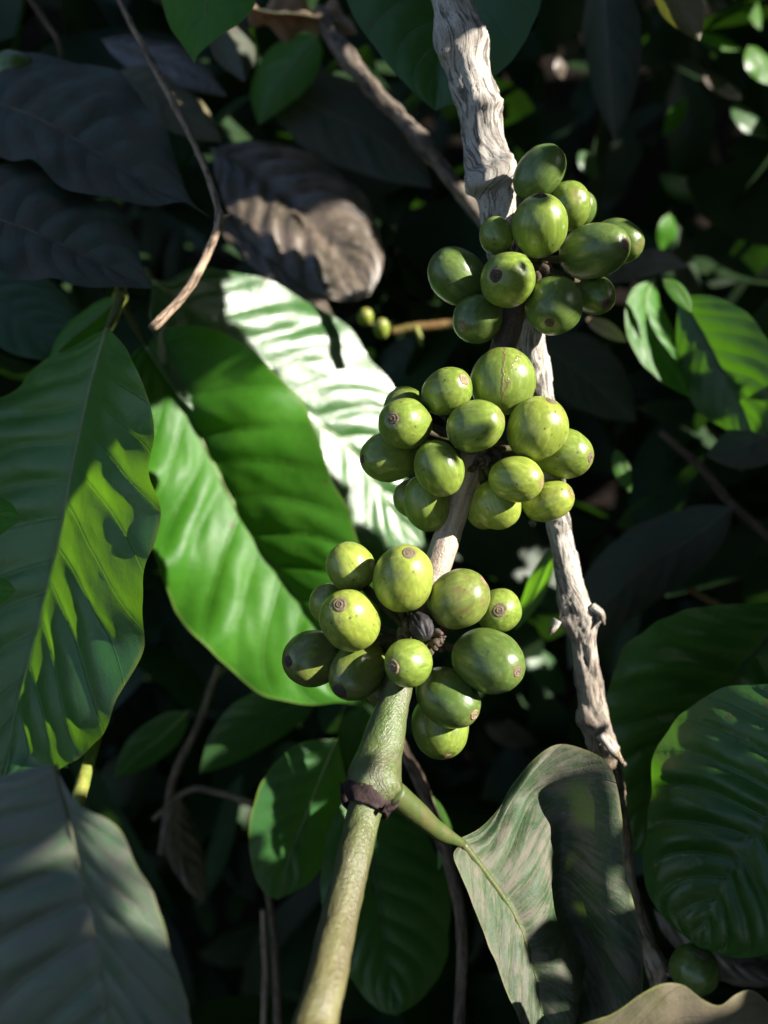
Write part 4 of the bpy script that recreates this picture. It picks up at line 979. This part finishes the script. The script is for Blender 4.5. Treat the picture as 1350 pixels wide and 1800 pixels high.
lit((715, 730, .172, 45), (800, 680, .172, 45), (880, 670, .175, 55), (950, 750, .172, 60), (1010, 800, .178, 40), (900, 850, .17, 45), (960, 880, .178, 45), (850, 760, .17, 30), (800, 850, .17, 30), (870, 900, .176, 35))
lit((610, 990, .17, 40), (710, 1010, .165, 60), (630, 1090, .164, 60), (815, 1050, .168, 55), (880, 1070, .174, 40), (730, 1160, .163, 40), (880, 1160, .167, 50), (810, 1240, .17, 35), (790, 1300, .174, 30), (730, 1100, .165, 30))
lit((830, 130, .187, 45), (850, 200, .187, 50), (865, 260, .188, 50), (880, 330, .19, 50), (895, 390, .19, 30), (935, 590, .195, 30), (945, 660, .195, 30), (985, 940, .2, 30), (1000, 1000, .2, 30), (1020, 1080, .2, 40), (1030, 1150, .2, 30), (1045, 1240, .2, 35), (1080, 1320, .2, 30), (770, 980, .18, 30))
lit((700, 1250, .165, 30), (690, 1320, .16, 35), (700, 1400, .152, 40), (650, 1440, .15, 40), (640, 1530, .142, 45), (620, 1620, .135, 50), (600, 1720, .126, 50), (580, 1790, .12, 50))
lit((740, 1430, .155, 35), (780, 1470, .158, 35), (860, 1480, .168, 40), (920, 1410, .175, 50), (980, 1350, .178, 45), (1030, 1350, .176, 30), (940, 1480, .17, 45), (900, 1540, .167, 40), (990, 1430, .172, 35), (900, 1620, .16, 30), (870, 1600, .158, 30), (910, 1720, .157, 25), (960, 1560, .167, 30))
lit((560, 580, 0.3120, 40), (620, 620, 0.3120, 45), (660, 680, 0.3120, 40), (560, 650, 0.3120, 45), (620, 720, 0.3120, 45), (500, 560, 0.3120, 35), (440, 510, 0.3120, 35), (660, 780, 0.3120, 40), (690, 860, 0.3120, 30), (520, 690, 0.3120, 35), (380, 500, 0.3120, 25), (600, 780, 0.3120, 30))
lit((330, 800, 0.2720, 35), (340, 880, 0.2700, 50), (320, 960, 0.2670, 50), (380, 1000, 0.2700, 50), (420, 1080, 0.2700, 50), (480, 1140, 0.2700, 50), (530, 1190, 0.2700, 45), (360, 1060, 0.2660, 40), (440, 1170, 0.2680, 40), (400, 920, 0.2630, 25), (460, 1020, 0.2630, 30), (520, 1100, 0.2610, 30), (310, 720, 0.2630, 14))
lit((560, 800, 0.2600, 25), (600, 880, 0.2600, 25), (500, 700, 0.2650, 30), (540, 770, 0.2600, 30))
lit((215, 830, .195, 12), (250, 860, .19, 12), (255, 930, .19, 14), (205, 905, .195, 10), (160, 905, .2, 8), (200, 950, .195, 10), (235, 1000, .19, 10), (255, 1015, .19, 10), (90, 1110, .208, 22), (150, 1150, .2, 14), (20, 1100, .215, 24), (85, 1335, .2, 20))
lit((470, 20, .30, 30), (520, 25, .30, 30), (620, 120, .30, 22), (300, 555, .208, 20), (350, 470, .215, 14), (1130, 530, .288, 20), (1170, 500, .275, 18), (1095, 840, .30, 14), (955, 1020, .262, 16), (770, 1450, .24, 16), (642, 557, .345, 20), (671, 578, .34, 20), (740, 576, .345, 18), (150, 1370, .2, 16), (240, 1370, .31, 22))
lit((230, 1520, .118, 12), (120, 1480, .121, 14), (290, 1640, .117, 8), (1180, 1745, .141, 20), (1080, 1790, .141, 16))
rn = random.Random(31)
for _ in range(12): lit((rn.uniform(1140, 1380), rn.uniform(20, 330), rn.uniform(.45, .8), rn.uniform(8, 18)))
for _ in range(8): lit((rn.uniform(200, 560), rn.uniform(1230, 1420), rn.uniform(.40, .6), rn.uniform(14, 26)))
for _ in range(5): lit((rn.uniform(1000, 1340), rn.uniform(420, 1000), rn.uniform(.40, .6), rn.uniform(6, 12)))
for _ in range(6): lit((rn.uniform(400, 740), rn.uniform(20, 380), rn.uniform(.40, .6), rn.uniform(10, 22)))
DARK = [(1235, 590, .276, 38), (1285, 630, .267, 50), (1335, 600, .263, 40), (1250, 690, .276, 40), (1310, 700, .268, 40), (1088, 1460, .171, 22), (1098, 1540, .168, 24), (1112, 1620, .164, 26), (1124, 1700, .161, 26), (520, 345, .35, 30), (570, 395, .345, 26), (600, 430, .34, 22), (545, 300, .36, 40), (1240, 620, .272, 45), (1040, 680, .348, 60), (1090, 725, .346, 50), (1000, 640, .35, 40), (510, 1430, .256, 50), (500, 1520, .254, 40), (560, 1380, .262, 35), (240, 1330, .33, 60), (300, 1280, .33, 40), (480, 300, .36, 50), (420, 340, .345, 40), (520, 320, .355, 40), (650, 150, .3, 30), (720, 225, .295, 40), (790, 310, .29, 40), (560, 40, .31, 20), (380, 60, .22, 30), (360, 20, .22, 30), (400, 680, .265, 45), (500, 860, .265, 50), (330, 625, .267, 40), (570, 1030, .266, 40), (1200, 180, .5, 90), (1050, 200, .4, 80), (1280, 420, .4, 80), (1180, 620, .27, 50), (1280, 660, .28, 60), (1330, 600, .29, 40), (1290, 1215, .185, 25), (1200, 1275, .179, 25), (960, 60, .4, 40), (1050, 1480, .168, 42), (1060, 1570, .165, 46), (1035, 1640, .16, 34), (1080, 1680, .162, 46), (1045, 1425, .17, 26), (1000, 1740, .158, 36), (1100, 1500, .167, 30), (995, 1550, .165, 22), (1020, 1500, .168, 26),
        (1230, 1290, .18, 40), (1300, 1330, .18, 50), (1200, 1380, .18, 50), (1300, 1450, .19, 60), (1230, 1500, .185, 60), (1180, 1200, .221, 60), (1280, 1140, .226, 60), (1120, 1300, .222, 50), (925, 50, .236, 45), (870, 110, .23, 40), (900, -20, .236, 50), (680, 60, .228, 60), (740, 120, .226, 40),
        (800, 482, .178, 36), (768, 460, .18, 22), (838, 560, .178, 36), (972, 540, .173, 42), (1045, 520, .18, 26), (945, 300, .178, 36), (915, 320, .18, 20), (1018, 462, .175, 26), (1086, 425, .186, 26), (868, 500, .169, 18), (875, 412, .176, 14), (905, 555, .183, 18),
        (690, 800, .178, 30), (745, 890, .178, 36), (550, 1157, .173, 40), (620, 1185, .171, 38), (840, 1170, .166, 34), (770, 1215, .168, 30), (590, 1100, .163, 16), (690, 760, .172, 14), (815, 760, .168, 18), (760, 812, .169, 18), (720, 1250, .175, 12),
        (785, 130, .187, 18), (830, 230, .187, 16), (800, 60, .186, 24), (830, 30, .186, 24),
        (120, 700, .205, 60), (60, 850, .22, 60), (150, 800, .2, 30), (60, 980, .22, 50), (210, 700, .2, 36), (60, 200, .24, 70), (180, 250, .235, 60), (100, 420, .213, 60), (200, 430, .21, 40),
        (60, 1450, .12, 50), (60, 1600, .12, 60), (200, 1560, .118, 50), (200, 1720, .118, 60), (90, 1750, .12, 60), (500, 310, .33, 60), (420, 290, .33, 40)]
rn = random.Random(5)
vs, fs, u1, u2 = [], [], [], []
LA = np.array(LIT)
def hits(x, y, a, ln, wd, sh=1.0):
    ca, sa = cos(a), sin(a)
    dx, dy, lr = LA[:, 0] - x, LA[:, 1] - y, LA[:, 2] * sh
    p, q = dx * ca + dy * sa, -dx * sa + dy * ca
    return bool(np.any((p / (ln / 2 + lr)) ** 2 + (q / (wd + lr)) ** 2 < 1))
nd_ = 0
for px, py, d, rr in DARK:  # adds an unseen leaf sunward of each listed spot to shade it
    x, y = proj(P(px, py, d)); rw = S(rr, d)
    a = rn.uniform(0, pi)
    for sc_ in (1.0, .8, .6, .45):
        for tr_ in range(6):
            a = rn.uniform(0, pi)
            if not hits(x, y, a, rw * 2.9 * sc_, rw * .95 * sc_, .88): break
        else: continue
        t = rn.uniform(.20, .30)
        c = C0 + e1 * x + e2 * y + SUN * t
        q = CM.inverted() @ c
        while (-q.z > 0.005 and abs(q.x) < -q.z * .62 + .02 and abs(q.y) < -q.z * .80 + .02) or q.length < .1:
            t += .03; c = C0 + e1 * x + e2 * y + SUN * t; q = CM.inverted() @ c
        scatter_leaf(vs, fs, u1, u2, c, e1 * cos(a) + e2 * sin(a), SUN + rdir(rn) * .15, rw * 2.9 * sc_, rw * .95 * sc_, .05, rn)
        nd_ += 1; break
for size, cnt, rng in ((.30, 1300, 1.7), (.15, 900, .55), (.09, 900, .34), (.05, 1500, .27), (.028, 3000, .24), (.016, 3500, .2)):
    for k in range(cnt):
        x, y = rn.uniform(-rng, rng), rn.uniform(-rng, rng)
        ln = size * rn.uniform(.8, 1.2); wd = ln * .22; a = rn.uniform(0, pi)
        if hits(x, y, a, ln, wd): continue
        t = rn.uniform(.24, .36) if size < .03 else rn.uniform(.36, .7) if size < .2 else rn.uniform(.8, 1.5)
        c = C0 + e1 * x + e2 * y + SUN * t
        q = CM.inverted() @ c
        if q.z < 0.02 and False: continue
        if -q.z > 0.01 and abs(q.x) < -q.z * .62 + .02 and abs(q.y) < -q.z * .80 + .02: continue
        if q.length < 0.12: continue
        scatter_leaf(vs, fs, u1, u2, c, e1 * cos(a) + e2 * sin(a), SUN + rdir(rn) * .35, ln, wd, rn.uniform(0, .15), rn)
tag(mesh_obj('added_shade_leaves', vs, fs, M['leaf_back'], uvs={'UVMap': u1, 'vein': u2}), 'unseen leaves added toward the sun to shape the dappled light', 'foliage', kind='stuff')
